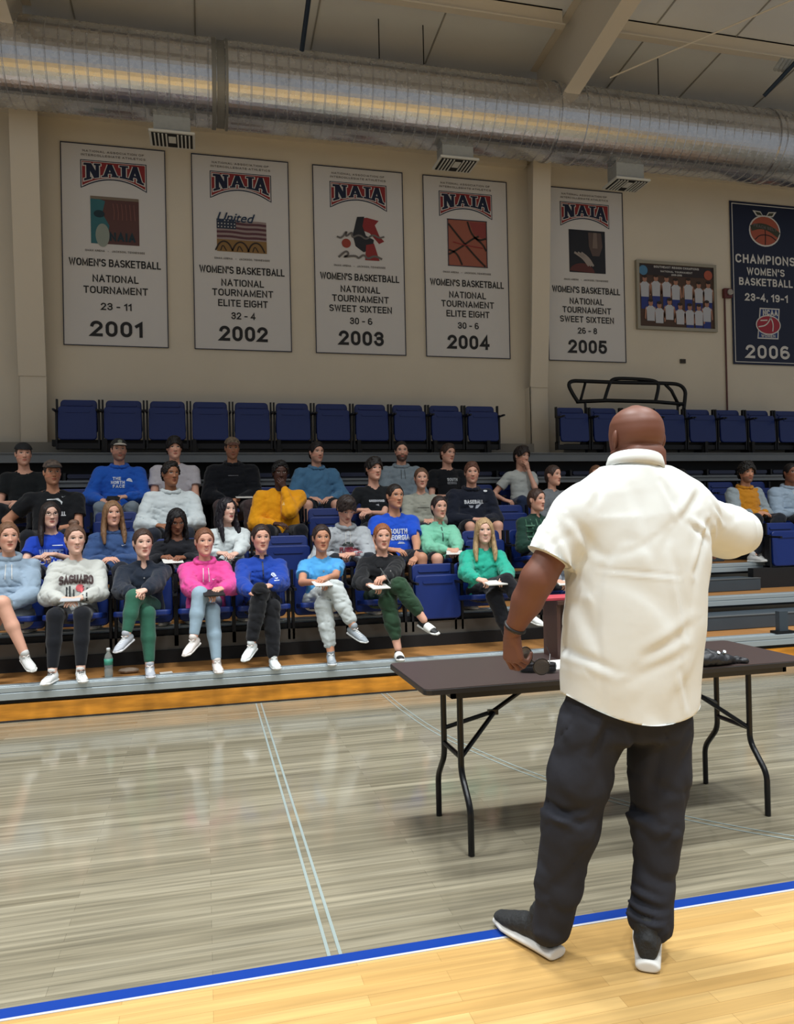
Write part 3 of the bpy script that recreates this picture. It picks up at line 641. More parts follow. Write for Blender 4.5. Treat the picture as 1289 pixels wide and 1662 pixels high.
flat(ph, 'photo_badge', circ(-.62, .95, .08), ink('sky_badge', '4a7ea4'), -.017, .002); flat(ph, 'photo_badge', circ(.60, .93, .08), ink('peach_print', 'a8553f'), -.017, .002)
rng = random.Random(5)
sk = ink('photo_skin', 'a87862'); shw = ink('photo_white', 'b9bcc4'); shb = ink('photo_blue', '22337e')
for row, (zb_, n, x0, x1, hh) in enumerate(((.48, 7, -.60, .60, .30), (.10, 7, -.50, .58, .26))):
    for k in range(n):
        x = x0 + (x1 - x0) * k / (n - 1) + rng.uniform(-.02, .02); z = zb_ + rng.uniform(-.03, .06); y = -.012 - row * .006
        if row == 0 or k >= 4: flat(ph, 'photo_shorts', quad(x - .07, x + .07, max(z - .2, .02), z), shb, y, .001)
        for s_ in (-1, 1): flat(ph, 'photo_arm', [(x + s_ * .07, z + .24), (x + s_ * .10, z + .21), (x + s_ * .115, z + .04), (x + s_ * .09, z + .02)], sk, y - .0005, .001)
        flat(ph, 'photo_player', [(x - .07, z), (x + .07, z), (x + .075, z + .18), (x + .09, z + .2), (x + .035, z + .25), (x - .035, z + .25), (x - .09, z + .2), (x - .075, z + .18)], shw, y - .001, .001)
        flat(ph, 'photo_head', circ(x, z + .295, .042, .054, 12), sk, y - .003, .001)
        flat(ph, 'photo_hair', circ(x, z + .335, .044, .026, 12), ink('photo_hair', '2c1f1a'), y - .0045, .001)
# alarm, conduit, outlet
al = empty('fire_alarm_horn', (8.64, WALLY - .04, 5.19), 'small red fire alarm horn with a thin pipe below, beside the 2006 banner', 'alarm')
MB().box((0, 0, 0), (.16, .07, .16)).obj('housing', mat('red_plastic', '5c1f1e', .4), al, .012)
MB().tube([(.02, -.035, .01), (.02, -.06, .01)], .05, 16).obj('sounder', mat('pale_lens', 'a09a92', .3), al)
MB().tube([(-.04, .02, -.08), (-.04, .02, -2.4)], .014, 8).obj('pipe', mat('rust_red_pipe', '5d3330', .5), al)
o = MB().box((0, 0, 0), (.10, .03, .07)).box((-.02, -.018, 0), (.025, .01, .04)).box((.025, -.018, 0), (.025, .01, .04)).obj('wall_outlet', mat('bronze_plate', '3a332a', .5), None, .004, loc=(7.77, WALLY - .015, 4.02)); tag(o, 'small dark outlet plate on the wall under the team photo', 'outlet')
# ------------------------------------------------------------------ bleachers
NOSE = {1: 6.65, 2: 7.5, 3: 8.35, 4: 9.2}; DECK = {1: .265, 2: .566, 3: .86, 4: 1.155}
m_alu = mat('brushed_aluminium', 'bcc6c9', .34, .6, bump=.05, bscale=30, stretch=(.2, 8, 8)); m_alu2 = mat('dull_aluminium', '74797b', .5, .6)
m_ply = wood_floor('deck_plywood', 'b5814a', '9a6a3a', '5a3c20', .35, w=1.2, h=.75, vary=.8)
m_kick = mat('varnished_orange_wood', 'd0892a', .3, bump=.05, bscale=8, vary=.35, vscale=3.0, stretch=(1, 6, 6)); m_under = mat('black_understructure', '0c0d10', .7)
m_panel = mat('grey_brown_riser', '5f5a52', .6, vary=.1, vscale=3); m_slate = mat('slate_step', '39434b', .5, vary=.06, vscale=5)
bl = empty('bleachers', (0, 6.65, 0), 'telescopic gym bleachers with four stepped decks, aluminium edges and an orange wood kick board', 'bleachers')
def bpart(name, mb, m, bevel=0):
    o = mb.obj(name, m, bl, bevel); o.location = (0, 0, 0); o.data.transform(Matrix.Translation((0, -6.65, 0))); return o
XL, XR = -7.0, 12.0
bpart('kick_board', MB().b2(XL, XR, 6.66, 6.69, .0, .132), m_kick, .004)
bpart('base_strip', MB().b2(XL, XR, 6.63, 6.66, 0, .008), m_under)
for k in (1, 2, 3, 4):
    n, d = NOSE[k], DECK[k]
    spans = [(XL, XR)] if k < 3 else ([(XL, 6.35), (6.35, XR)])
    mbn = MB().b2(XL, XR, n + .02, n + .14, d - .075, d - .004)
    mbn.b2(XL, XR, n, n + .05, d - .10, d - .045).b2(XL, XR, n + .004, n + .03, d - .04, d).b2(XL, XR, n + .07, n + .14, d - .01, d + .002)
    bpart('nosing', mbn, m_alu, .004)
    bpart('nosing_gap_strip', MB().b2(XL, XR, n + .03, n + .12, d - .125, d - .10), m_under)  # black strip standing in for the dark gap below the nosing
    bpart('deck', MB().b2(XL, XR, n + .14, n + .86, d - .03, d - .001), m_ply)
    if k < 4:
        bpart('riser_panel', MB().b2(XL, 4.6, n + .70, n + .715, d + .11, d + .235), m_panel)
    bpart('riser_beam', MB().b2(XL, 4.6, n + .66, n + .76, d + .0, d + .11).b2({1: 7.3, 2: 6.42, 3: 6.6, 4: 6.3}[k], XR, n + .66, n + .76, d, d + .24).b2(XL, 4.6, n + .74, n + .8, d + .235, d + .28), m_under)
    if k < 4:
        xr = {1: 7.2, 2: 6.36, 3: 6.5}[k]
        bpart('aisle_step', MB().b2(4.6, xr, n + .46, n + .86, d + .002, d + .14), m_slate, .006)
        bpart('step_edge', MB().b2(4.6, xr, n + .455, n + .53, d + .14, d + .146), m_alu2)
# upper deck
up = empty('upper_deck', (0, 9.98, 0), 'grey steel edged upper deck below the top row of chairs', 'deck')
def upart(name, mb, m, bevel=0):
    o = mb.obj(name, m, up, bevel); o.data.transform(Matrix.Translation((0, -9.98, 0))); return o
m_gst = mat('grey_steel_edge', '6e7377', .5, .3, vary=.05, vscale=4)
upart('front_edge', MB().b2(XL, XR, 10.40, 10.45, 2.275, 2.40).b2(XL, XR, 10.38, 10.40, 2.275, 2.29).b2(XL, XR, 10.38, 10.40, 2.385, 2.40), m_gst, .003)
upart('floor_slab', MB().b2(XL, XR, 10.45, WALLY - .02, 2.30, 2.395), m_slate)
upart('lower_strip', MB().b2(XL, XR, 10.02, 10.07, 1.955, 2.03).b2(XL, XR, 10.0, 10.03, 2.01, 2.035), m_gst, .003)
upart('lower_shelf', MB().b2(XL, XR, 10.07, 10.6, 1.96, 1.99).b2(XL, XR, 10.6, 10.64, 1.2, 2.3), m_under)
upart('back_rail', MB().b2(XL, 4.85, 11.0, 11.03, 2.40, 2.59).b2(5.35, XR, 11.0, 11.03, 2.40, 2.59), mat('beige_grey_panel', '857f74', .6))
upart('chair_beam', MB().b2(-1.85, 4.2, 10.78, 10.88, 2.52, 2.60).b2(5.55, XR, 10.78, 10.88, 2.52, 2.60), m_under)
for i, x in enumerate([-1.2, -.1, 1.0, 2.1, 3.2, 4.0, 5.9, 6.75, 7.6, 8.45, 9.3, 10.2]):
    upart('beam_post', MB().b2(x - .05, x + .05, 10.70, 10.92, 2.40, 2.52).b2(x - .025, x + .025, 10.66, 10.80, 2.40, 2.60), m_under)

# ------------------------------------------------------------------ chairs
m_seat = mat('navy_blue_plastic', '09276c', .42, bump=.03, bscale=90); m_seat2 = mat('navy_blue_recess', '0f2254', .4)
m_post = mat('black_standard', '14161c', .5, .3)
def rrect(w, h, r, z0, n=5):
    pts = []
    for (cx, cz, a0) in ((w / 2 - r, z0 + r, -90), (w / 2 - r, z0 + h - r, 0), (-w / 2 + r, z0 + h - r, 90), (-w / 2 + r, z0 + r, 180)):
        for k in range(n + 1): a = math.radians(a0 + 90 * k / n); pts.append((cx + r * math.cos(a), cz + r * math.sin(a)))
    return pts
def panel(w, h, r, z0, y0, y1, slotz, wtop=None):
    mb = MB().prism(rrect(w, h, r, z0), y0, y1)
    if wtop: mb.v = [(x * (1 + (wtop - 1) * (z - z0) / h), y, z) for x, y, z in mb.v]
    return mb
CH = {}
def chair_template(state):
    root = bpy.data.objects.new('stadium_chair', None); root.empty_display_size = .1
    Rb = Matrix.Rotation(math.radians(-9), 4, 'X')
    back = panel(.47, .44, .05, 0, 0, .045, .3, .93); 
    b = mesh_obj('backrest', back.v, back.f, m_seat, root); b.data.transform(Matrix.Translation((0, 0, .35)) @ Rb)
    md = b.modifiers.new('bevel', 'BEVEL'); md.width = .012; md.segments = 3; md.limit_method = 'ANGLE'
    hs = MB().prism(rrect(.32, .035, .016, .355), -.012, .004); h = mesh_obj('grip_lip', hs.v, hs.f, m_seat, root); h.data.transform(Matrix.Translation((0, 0, .35)) @ Rb)
    seat = panel(.46, .43, .045, 0, 0, .05, .3)
    M = Matrix.Translation((0, -.10, .255)) @ Matrix.Rotation(math.radians(-4), 4, 'X') if state == 'up' else Matrix.Translation((0, -.06, .42)) @ Matrix.Rotation(math.radians(84), 4, 'X')
    s = mesh_obj('seat', seat.v, seat.f, m_seat, root); s.data.transform(M)
    md = s.modifiers.new('bevel', 'BEVEL'); md.width = .014; md.segments = 3; md.limit_method = 'ANGLE'
    g = MB().prism(rrect(.30, .03, .014, .345), -.01, .004); gg = mesh_obj('seat_grip', g.v, g.f, m_seat, root); gg.data.transform(M)
    for sx in (-1, 1):
        p = MB().box((sx * .252, -.02, .44), (.022, .09, .40)).box((sx * .252, .02, .70), (.022, .05, .16)).box((sx * .252, -.14, .615), (.026, .24, .022)).box((sx * .252, .0, .2), (.022, .12, .12))
        mesh_obj('standard', p.v, p.f, m_post, root)
    bs = MB().box((0, .0, .18), (.5, .09, .07)); mesh_obj('bracket', bs.v, bs.f, m_post, root)
    return root, [c for c in COL.objects if c.parent == root]
CHAIR_N = [0]
def chair(x, y, z, state, label, group):
    if state not in CH:
        root, kids = chair_template(state); CH[state] = (root, kids); COL.objects.link(root); r = root
    else:
        root, kids = CH[state]; r = root.copy(); COL.objects.link(r)
        for k in kids: c = k.copy(); COL.objects.link(c); c.parent = r
    r.location = (x, y, z); tag(r, label, 'chair', group); return r
ORD = ['first', 'second', 'third', 'fourth', 'fifth', 'sixth', 'seventh', 'eighth', 'ninth', 'tenth', 'eleventh', 'twelfth']
for i in range(11):
    chair(-1.53 + .546 * i, 10.76, 2.335, 'up', 'navy tip-up chair against the wall, %s from the left in the top row' % ORD[i], 'top row chairs left of the column')
x0 = atY(905, 690, 10.7).x + .27
for i in range(8):
    chair(x0 + .546 * i, 10.76, 2.335, 'up', 'navy tip-up chair against the wall, %s right of the wall column in the top row' % ORD[i], 'top row chairs right of the column')
def rchair(row, x, state, label): return chair(x, NOSE[row] + .76, DECK[row], state, label, 'chairs in the %s row' % ORD[row - 1])
for (row, x, st, lab) in ((1, 2.19, 'up', 'empty navy chair folded up between the woman in black and the woman in teal'),
        (2, .84, 'up', 'empty blue chair behind the gap between the royal blue and light blue tops'),
        (2, 3.0, 'up', 'empty blue chair left of the person in green plaid'),
        (2, 6.95, 'up', 'large empty blue chair at the right edge beyond the aisle'), (2, 7.5, 'up', 'empty blue chair past the right edge chair beyond the aisle'),
        (3, -.93, 'up', 'empty navy chair in the third row behind the smiling woman'), (3, 1.40, 'up', 'empty navy chair behind the boy in the printed grey hoodie'), (3, 3.65, 'up', 'empty blue chair right of the man in the navy hoodie'), (3, 8.3, 'up', 'empty blue chair past the man in the pale grey hoodie'),
        (4, -1.45, 'up', 'empty navy chair in the fourth row behind the camouflage capped man in black'), (4, .86, 'up', 'empty navy chair behind the man in the orange hoodie'), (4, 1.92, 'up', 'empty navy chair behind the man in the black V-neck'), (4, 3.58, 'up', 'empty blue chair left of the man in the grey T-shirt'),
        (4, 6.25, 'up', 'empty fourth row chair left of the orange vested man'), (4, 6.8, 'up', 'empty fourth row chair behind the orange vested man'), (4, 7.35, 'up', 'empty fourth row chair between the two men on the right'), (4, 7.9, 'up', 'empty fourth row chair at the right edge')):
    rchair(row, x, st, lab)
# chairs folded flat on the lower strip
FF = None
for i in range(24):
    x = -3.0 + .55 * i
    if FF is None:
        FF = bpy.data.objects.new('folded_chair', None); COL.objects.link(FF)
        mbf = MB().prism(rrect(.46, .06, .02, .0), -.02, .30); mesh_obj('backrest', mbf.v, mbf.f, mat('dark_navy_plastic', '0e1838', .3), FF)
        mbf = MB().prism(rrect(.44, .05, .02, .065), -.05, .26); mesh_obj('seat', mbf.v, mbf.f, mat('dark_navy_plastic', '0e1838', .3), FF)
        mbf = MB().box((-.25, .1, .06), (.03, .3, .14)); mesh_obj('standard', mbf.v, mbf.f, m_post, FF); FK = [c for c in COL.objects if c.parent == FF]; o = FF
    else:
        o = FF.copy(); COL.objects.link(o)
        for k in FK: c = k.copy(); COL.objects.link(c); c.parent = o
    o.location = (x, 10.14, 2.0); tag(o, 'dark chair folded flat under the edge of the upper deck, behind the seated people', 'chair', 'chairs folded flat under the upper deck')
# stacked rail behind right chairs
rl = empty('hand_rail', (5.35, 11.0, 2.40), 'black tubular safety railing standing behind the top row chairs right of the column', 'railing')
def P(px, py, Y=11.0): return atY(px, py, Y) - Vector((5.35, 11.0, 2.40))
for nm, pts, r in (('frame_tube', [(938, 652), (930, 640), (922, 624), (928, 618), (945, 618.5), (1010, 621), (1085, 622), (1104, 624), (1113, 634), (1112, 648), (1110, 664)], .030),
                   ('upright', [(942, 652), (950, 622)], .022), ('upright', [(981, 650), (990, 621), (995, 615), (1010, 614), (1050, 616), (1066, 619), (1070, 626), (1064, 652)], .028), ('bottom_rail', [(936, 652), (985, 650), (1064, 652), (1110, 656)], .030), ('upright', [(1080, 624), (1090, 634), (1103, 660)], .026)):
    mbp = MB(); pp = [P(*q) for q in pts]
    if len(pp) > 4: pp = [Vector(q) for q in smooth_pts([tuple(q) for q in pp], 2)]
    mbp.tube(pp, r, 8).obj(nm, m_black, rl, smooth=True)
# small post with foot on the first deck edge at the right
MB().tube([P(950, 652), P(950, 652) - Vector((0, 0, P(950, 652).z))], .02, 8).tube([P(1100, 655), P(1100, 655) - Vector((0, 0, P(1100, 655).z))], .02, 8).obj('foot_post', m_black, rl)
ps = empty('rail_socket', (5.62, 6.74, .267), 'small dark post with a flat foot on the lowest bleacher edge at the right', 'post')
MB().b2(-.05, .05, -.03, .03, .02, .22).obj('post', m_slate, ps); MB().b2(-.10, .10, -.06, .05, 0, .025).obj('foot', m_black, ps)

# ------------------------------------------------------------------ folding table
m_top = mat('brown_laminate', '3e3230', .38, bump=.02, bscale=200); m_edgeb = mat('black_table_edge', '1d1b1c', .4); m_tube = mat('black_tube', '101012', .28, .3)
tb = empty('folding_table', (1.88, 3.58, 0), 'long brown folding table with black edge and black bent tube legs, before the speaker', 'table')
TX0, TX1, TY0, TY1, TZ = -.98, 1.0, -.335, .335, .765
def rr2(x0, x1, y0, y1, r):
    pts = []
    for (cx, cy, a0) in ((x1 - r, y0 + r, -90), (x1 - r, y1 - r, 0), (x0 + r, y1 - r, 90), (x0 + r, y0 + r, 180)):
        for k in range(5): a = math.radians(a0 + 22.5 * k); pts.append((cx + r * math.cos(a), cy + r * math.sin(a)))
    return pts
def zprism(poly, z0, z1):
    n = len(poly); return MB().add([(x, y, z0) for x, y in poly] + [(x, y, z1) for x, y in poly], [tuple(range(n))[::-1], tuple(range(n, 2 * n))] + [(i, (i + 1) % n, (i + 1) % n + n, i + n) for i in range(n)])
zprism(rr2(TX0 + .004, TX1 - .004, TY0 + .004, TY1 - .004, .03), TZ - .006, TZ).obj('tabletop', m_top, tb)
zprism(rr2(TX0, TX1, TY0, TY1, .032), TZ - .026, TZ - .003).obj('edge_band', m_edgeb, tb, .003)
MB().b2(TX0 + .13, TX1 - .13, TY0 + .03, TY0 + .05, TZ - .055, TZ - .026).b2(TX0 + .13, TX1 - .13, TY1 - .05, TY1 - .03, TZ - .055, TZ - .026).b2(TX0 + .13, TX0 + .15, TY0 + .03, TY1 - .03, TZ - .055, TZ - .026).b2(TX1 - .15, TX1 - .13, TY0 + .03, TY1 - .03, TZ - .055, TZ - .026).obj('apron', m_edgeb, tb)
for side, x in ((1, -.76), (-1, .78)):
    yn, yf = -.14, .12
    for (yv, yfoot) in ((yn, -.26), (yf, .235)):
        MB().tube(smooth_pts([(x, yv, TZ - .03), (x, yv, .42), (x, yv, .335), (x, (yv + yfoot) / 2, .27), (x, yfoot, .205), (x, yfoot, .12), (x, yfoot, 0)], 2), .0145, 10).obj('leg', m_tube, tb, smooth=True)
    MB().tube([(x, yn, .40), (x, yf, .40)], .012, 8).obj('cross_bar', m_tube, tb)
    MB().tube([(x, yn, TZ - .04), (x, yf, TZ - .04)], .014, 8).obj('pivot_bar', m_tube, tb)
    xm, zm = x + side * .21, .56
    br = MB().tube([(x, yf, .47), (xm, .0, zm), (x + side * .50, -.01, TZ - .03)], .011, 8).tube([(x, yn, .40), (xm, -.02, zm)], .011, 8).box((xm, -.005, zm), (.05, .02, .025)); br.obj('folding_brace', m_tube, tb)

# things on the table
m_paper = mat('white_paper', 'd8d6d0', .6)
def sheet(name, c, w, d, rz, label, cat, m=m_paper, t=.003, rx=0, ry=0, group=None):
    o = MB().box((0, 0, t / 2), (w, d, t)).obj(name, m, None, min(t / 3, .002)); o.location = c; o.rotation_euler = (rx, ry, rz); tag(o, label, cat, group); return o
c = atZ(905, 1080, TZ); sheet('paper_stack', (c.x + .04, c.y, TZ), .26, .20, .1, 'white papers on the table under the black glasses case', 'paper', t=.008)
c = atZ(876, 1092, TZ)
gc = empty('glasses_case', (c.x, c.y + .02, TZ + .0085), 'slim black case on the table below the held sunglasses', 'case', rz=-.5)
zprism(rr2(-.085, .085, -.035, .035, .03), 0, .022).obj('lower_shell', mat('black_leatherette', '121317', .45), gc, .006, True); zprism(rr2(-.085, .085, -.035, .035, .03), .023, .036).obj('lid', mat('black_leatherette', '121317', .45), gc, .006, True)
MB().box((.084, 0, .022), (.008, .02, .014)).obj('clasp', m_alu, gc)
c = atZ(1163, 1078, TZ)
v = Vox((-.2, -.12, 0), (.22, .12, .12), .006); v.ell((-.07, 0, .035), (.10, .07, .04)).ell((.01, -.01, .025), (.07, .05, .028)).cap((.04, -.01, .02), (.14, -.03, .012), .016, .01).cap((.14, -.03, .012), (.13, .02, .015), .01, .008).cap((.13, .02, .015), (.06, .03, .02), .009, .011).noise(.003, .05, 3).cut((0, 0, .001), (0, 0, -1))
V, Q = v.mesh(1); o = np_obj('pouch', V, Q, mat('black_nylon', '17191e', .5, bump=.2, bscale=60)); o.location = (c.x, c.y, TZ); tag(o, 'black soft pouch with a strap lying on the right end of the table', 'pouch')
sp = MB()
for (x, y) in ((-.02, -.03), (.02, -.02)): sp.tube([(x, y - .01, .058), (x, y - .018, .066)], .008, 10)
sp.obj('snap', m_alu, o)
lc = atZ(893, 1068, TZ); zt = atY(900, 972, 3.8).z
lt = empty('tabletop_lectern', (1.73 + .22, 3.80, TZ), 'brown tabletop lectern mostly hidden behind the speaker in the pale shirt', 'lectern')
m_brn = mat('brown_wood', '4a322b', .45, vary=.1, vscale=6, stretch=(1, 1, .2)); h = zt - TZ
MB().b2(-.20, .20, .06, .08, 0, h - .02).obj('front_panel', m_brn, lt); 
for s in (-1, 1): MB().b2(s * .20 - .01, s * .20 + .01, -.09, .08, 0, h - .02).obj('side_panel', m_brn, lt)
MB().b2(-.21, .21, -.11, .10, h - .02, h).obj('top', m_brn, lt)
o = MB().b2(-.27, .12, -.08, .08, 0, .014).obj('folder', mat('red_card', 'a83a45', .5), None, .002); o.location = (1.95, 3.79, zt + .001); tag(o, 'thin red folder lying on top of the brown lectern', 'folder')
# bottle, bag and papers on the lowest deck
b0 = atZ(172, 1106, .268); bt = empty('water_bottle', (b0.x, 6.80, .267), 'clear plastic water bottle with a green label on the lowest deck', 'bottle')
def lathe(prof, n=24):
    vs = []; fs = []
    for (r, z) in prof: vs += [(r * math.cos(2 * math.pi * k / n), r * math.sin(2 * math.pi * k / n), z) for k in range(n)]
    for i in range(len(prof) - 1):
        for k in range(n): fs.append((i * n + k, i * n + (k + 1) % n, (i + 1) * n + (k + 1) % n, (i + 1) * n + k))
    return MB().add(vs, fs + [tuple(range(n))[::-1], tuple(range((len(prof) - 1) * n, len(prof) * n))])
m_clear = mat('clear_plastic', 'c4cdca', .12); m_clear.node_tree.nodes['Principled BSDF'].inputs['Transmission Weight'].default_value = .7
lathe([(.030, 0), (.033, .01), (.033, .06), (.030, .07), (.033, .08), (.033, .15), (.028, .175), (.014, .20), (.013, .215)]).obj('body', m_clear, bt, smooth=True)
lathe([(.0338, .10), (.0338, .15)]).obj('label_band', mat('green_label', '3f8f78', .5), bt, smooth=True); lathe([(.015, .212), (.015, .232), (.012, .236)]).obj('cap', mat('white_cap', 'd5d8d8', .4), bt, smooth=True)
b0 = atZ(202, 1098, .268)
v = Vox((-.1, -.06, 0), (.1, .06, .06), .005); v.ell((0, 0, .02), (.085, .045, .024)).noise(.002, .04, 2).cut((0, 0, .001), (0, 0, -1)); V, Q = v.mesh(1); o = np_obj('pouch', V, Q, mat('tan_cloth', '8d7a68', .6)); o.location = (b0.x + .02, 6.93, .267); tag(o, 'small tan pouch lying on the lowest deck beside the water bottle', 'pouch')
sheet('paper_slip', (atZ(268, 1098, .268).x, 6.82, .267), .10, .06, .2, 'small white paper on the lowest deck right of the planted grey shoe', 'paper')
# ------------------------------------------------------------------ people
def nrm(v): v = np.array(v, float); return v / (np.linalg.norm(v) + 1e-9)
def rotm(yaw=0, pitch=0, roll=0):
    """columns = head axes; yaw about z (positive turns the face to +x), pitch nods down, face points to -y"""
    cy, sy = math.cos(yaw), math.sin(yaw); cp, sp = math.cos(pitch), math.sin(pitch); cr, sr = math.cos(roll), math.sin(roll)
    Rz = np.array([[cy, -sy, 0], [sy, cy, 0], [0, 0, 1]]); Rx = np.array([[1, 0, 0], [0, cp, -sp], [0, sp, cp]]); Ry = np.array([[cr, 0, sr], [0, 1, 0], [-sr, 0, cr]])
    return Rz @ Rx @ Ry
# head surface in head coordinates (metres, face to -y) with face coordinates for the skin material
_z = [-.120, -.113, -.10, -.08, -.055, -.03, 0, .03, .06, .085, .103, .113, .117]
_w = [.014, .031, .044, .055, .062, .067, .0725, .0745, .0735, .0625, .043, .024, .004]
_f = [.074, .084, .089, .089, .088, .089, .091, .093, .089, .074, .051, .028, .004]
_b = [-.02, -.005, .01, .03, .055, .075, .093, .100, .098, .082, .057, .031, .004]
def head_grid(nz=56, na=76, jaw=1., male=False):
    zs = np.r_[np.linspace(-.120, .09, nz - 10), np.linspace(.09, .117, 11)[1:]]; V = []; FC = []
    tt = np.linspace(-1, 1, na, endpoint=False); ang = np.pi * (np.sign(tt) * np.abs(tt) ** 1.35)
    sm = lambda a: np.convolve(np.pad(np.interp(np.linspace(-.12, .117, 200), _z, a), 6, 'edge'), np.ones(13) / 13, 'valid')
    zz = np.linspace(-.12, .117, 200); W, Fr, Bk = [np.interp(zs, zz, sm(a)) for a in (_w, _f, _b)]
    if male: W = W * np.where(zs < -.03, 1.07, 1.0)
    for i, z in enumerate(zs):
        s, c = np.sin(ang), np.cos(ang); e = .88 + .12 * float(np.clip((z - .02) / .04, 0, 1))
        x = W[i] * np.sign(s) * np.abs(s) ** e; y = np.where(c > 0, -Fr[i] * np.abs(c) ** e, Bk[i] * np.abs(c) ** e)
        front = np.clip(c * 1.6, 0, 1); g = lambda x0, z0, sx, sz: np.exp(-((x - x0) / sx) ** 2 - ((z - z0) / sz) ** 2)
        t = np.clip((.026 - z) / .052, 0, 1); nose = (.024 * t ** 1.1 if z > -.027 else .024 * max(0, 1 - (-.027 - z) / .012)) * np.exp(-(x / (.0075 + .006 * t)) ** 2)
        ns = .008 * (g(.012, -.024, .006, .008) + g(-.012, -.024, .006, .008))
        eye = -.010 * (g(.031, .013, .015, .010) + g(-.031, .013, .015, .010)) + .0035 * (g(.031, .012, .008, .006) + g(-.031, .012, .008, .006))
        brow = (.005 if male else .003) * (g(.028, .032, .022, .007) + g(-.028, .032, .022, .007))
        lips = .006 * g(0, -.053, .018, .005) + .0065 * g(0, -.064, .015, .005) - .004 * g(0, -.0585, .02, .0022) - .003 * g(0, -.078, .014, .006)
        chin = .006 * g(0, -.097, .018, .012); cheek = .004 * (g(.042, -.018, .018, .016) + g(-.042, -.018, .018, .016)) - .003 * (g(.045, -.055, .014, .018) + g(-.045, -.055, .014, .018))
        y = y - (nose + ns + eye + brow + lips + chin + cheek) * front
        V.append(np.stack([x, y, np.full_like(x, z)], 1)); FC.append(np.stack([np.where(c > .05, x, 9.), np.full_like(x, z), np.where(c > -2, c, 0)], 1))
    V = np.concatenate(V); FC = np.concatenate(FC); F = []
    for i in range(len(zs) - 1):
        for k in range(na): F.append((i * na + k, i * na + (k + 1) % na, (i + 1) * na + (k + 1) % na, (i + 1) * na + k))
    # ears
    for s in (-1, 1):
        n0 = len(V); ev = []; nn, mm = 10, 8
        for i in range(nn + 1):
            for k in range(mm):
                a = math.pi * i / nn; b_ = 2 * math.pi * k / mm
                p = np.array([.009 * math.sin(a) * math.cos(b_), .017 * math.sin(a) * math.sin(b_), .031 * math.cos(a)])
                p[0] += .006 * (p[1] / .017) * (1 if p[1] > 0 else .2); ev.append((s * (p[0] + .0735), p[1] * 1.0 + .012 + p[2] * .15, p[2] + .003))
        V = np.concatenate([V, ev]); FC = np.concatenate([FC, np.tile([9., 0, 0], (len(ev), 1))])
        for i in range(nn):
            for k in range(mm): F.append((n0 + i * mm + k, n0 + i * mm + (k + 1) % mm, n0 + (i + 1) * mm + (k + 1) % mm, n0 + (i + 1) * mm + k))
    return V, np.array(F), FC
HEADS = {}
def get_head(male, lod=0):
    if (male, lod) not in HEADS: HEADS[(male, lod)] = head_grid(*( (60, 84) if lod == 0 else (50, 64)), male=male)
    return HEADS[(male, lod)]
# hands: wrist at origin, fingers to +x, back of the hand +z, thumb to +y
def make_hand(curls, thumb=(.6, .3), spread=.0, h=.0042):
    v = Vox((-.03, -.07, -.09), (.21, .09, .05), h)
    base = [(.088, .030), (.093, .010), (.090, -.010), (.082, -.028)]; ln = [(.042, .025, .019), (.047, .029, .020), (.043, .027, .019), (.034, .020, .017)]
    v.cap((-.02, 0, 0), (.015, 0, 0), .024, .023, .01)
    for (bx, by) in base: v.cap((.012, by * .55, 0), (bx - .004, by, .002), .0145, .0115, .012)
    v.ell((.045, .018, -.008), (.035, .022, .014), k=.012)
    for j, ((bx, by), L) in enumerate(zip(base, ln)):
        p = np.array([bx, by, 0.]); a = 0; r = .0092 - .0008 * (j == 3); sp = (1.5 - j) * spread
        for q in range(3):
            a += curls[j][q] if isinstance(curls[0], (list, tuple)) else curls[q]
            d = np.array([math.cos(a) * math.cos(sp), math.sin(sp) * math.cos(a), -math.sin(a)]); e = p + d * L[q]
            v.cap(p, e, r, r * .9, .003); p = e; r *= .9
    p = np.array([.022, .024, -.006]); a1, a2 = thumb; d = nrm([math.cos(a1) , math.sin(a1), -a2]); e = p + d * .040; v.cap(p, e, .013, .0105, .008)
    d2 = nrm([math.cos(a1 * .5), math.sin(a1 * .5), -a2 * 1.6]); e2 = e + d2 * .030; v.cap(e, e2, .0100, .0085, .003); e3 = e2 + nrm([math.cos(a1 * .2), math.sin(a1 * .2), -a2 * 1.8]) * .018; v.cap(e2, e3, .0085, .0072, .003)
    return v.mesh(1)
HANDS = {'relaxed': make_hand((.35, .45, .3)), 'curl': make_hand((.8, 1.0, .6), (.5, .7)), 'flat': make_hand((.12, .15, .1), (.7, .15), .06), 'fist': make_hand((1.2, 1.3, .7), (.4, 1.0)), 'pen': make_hand(((.7, .9, .3), (.85, 1.0, .5), (1.1, 1.2, .6), (1.2, 1.2, .6)), (.35, .9))}
def ik(a, c, l1, l2, hint):
    a = np.array(a, float); c = np.array(c, float); d = c - a; L = np.linalg.norm(d); 
    if L > (l1 + l2) * .995: c = a + d / L * (l1 + l2) * .995; L = (l1 + l2) * .995; d = c - a
    u = d / L; x = (l1 * l1 - l2 * l2 + L * L) / (2 * L); hgt = math.sqrt(max(l1 * l1 - x * x, 0)); hint = np.array(hint, float); w = nrm(hint - u * (hint @ u)); return a + u * x + w * hgt, c

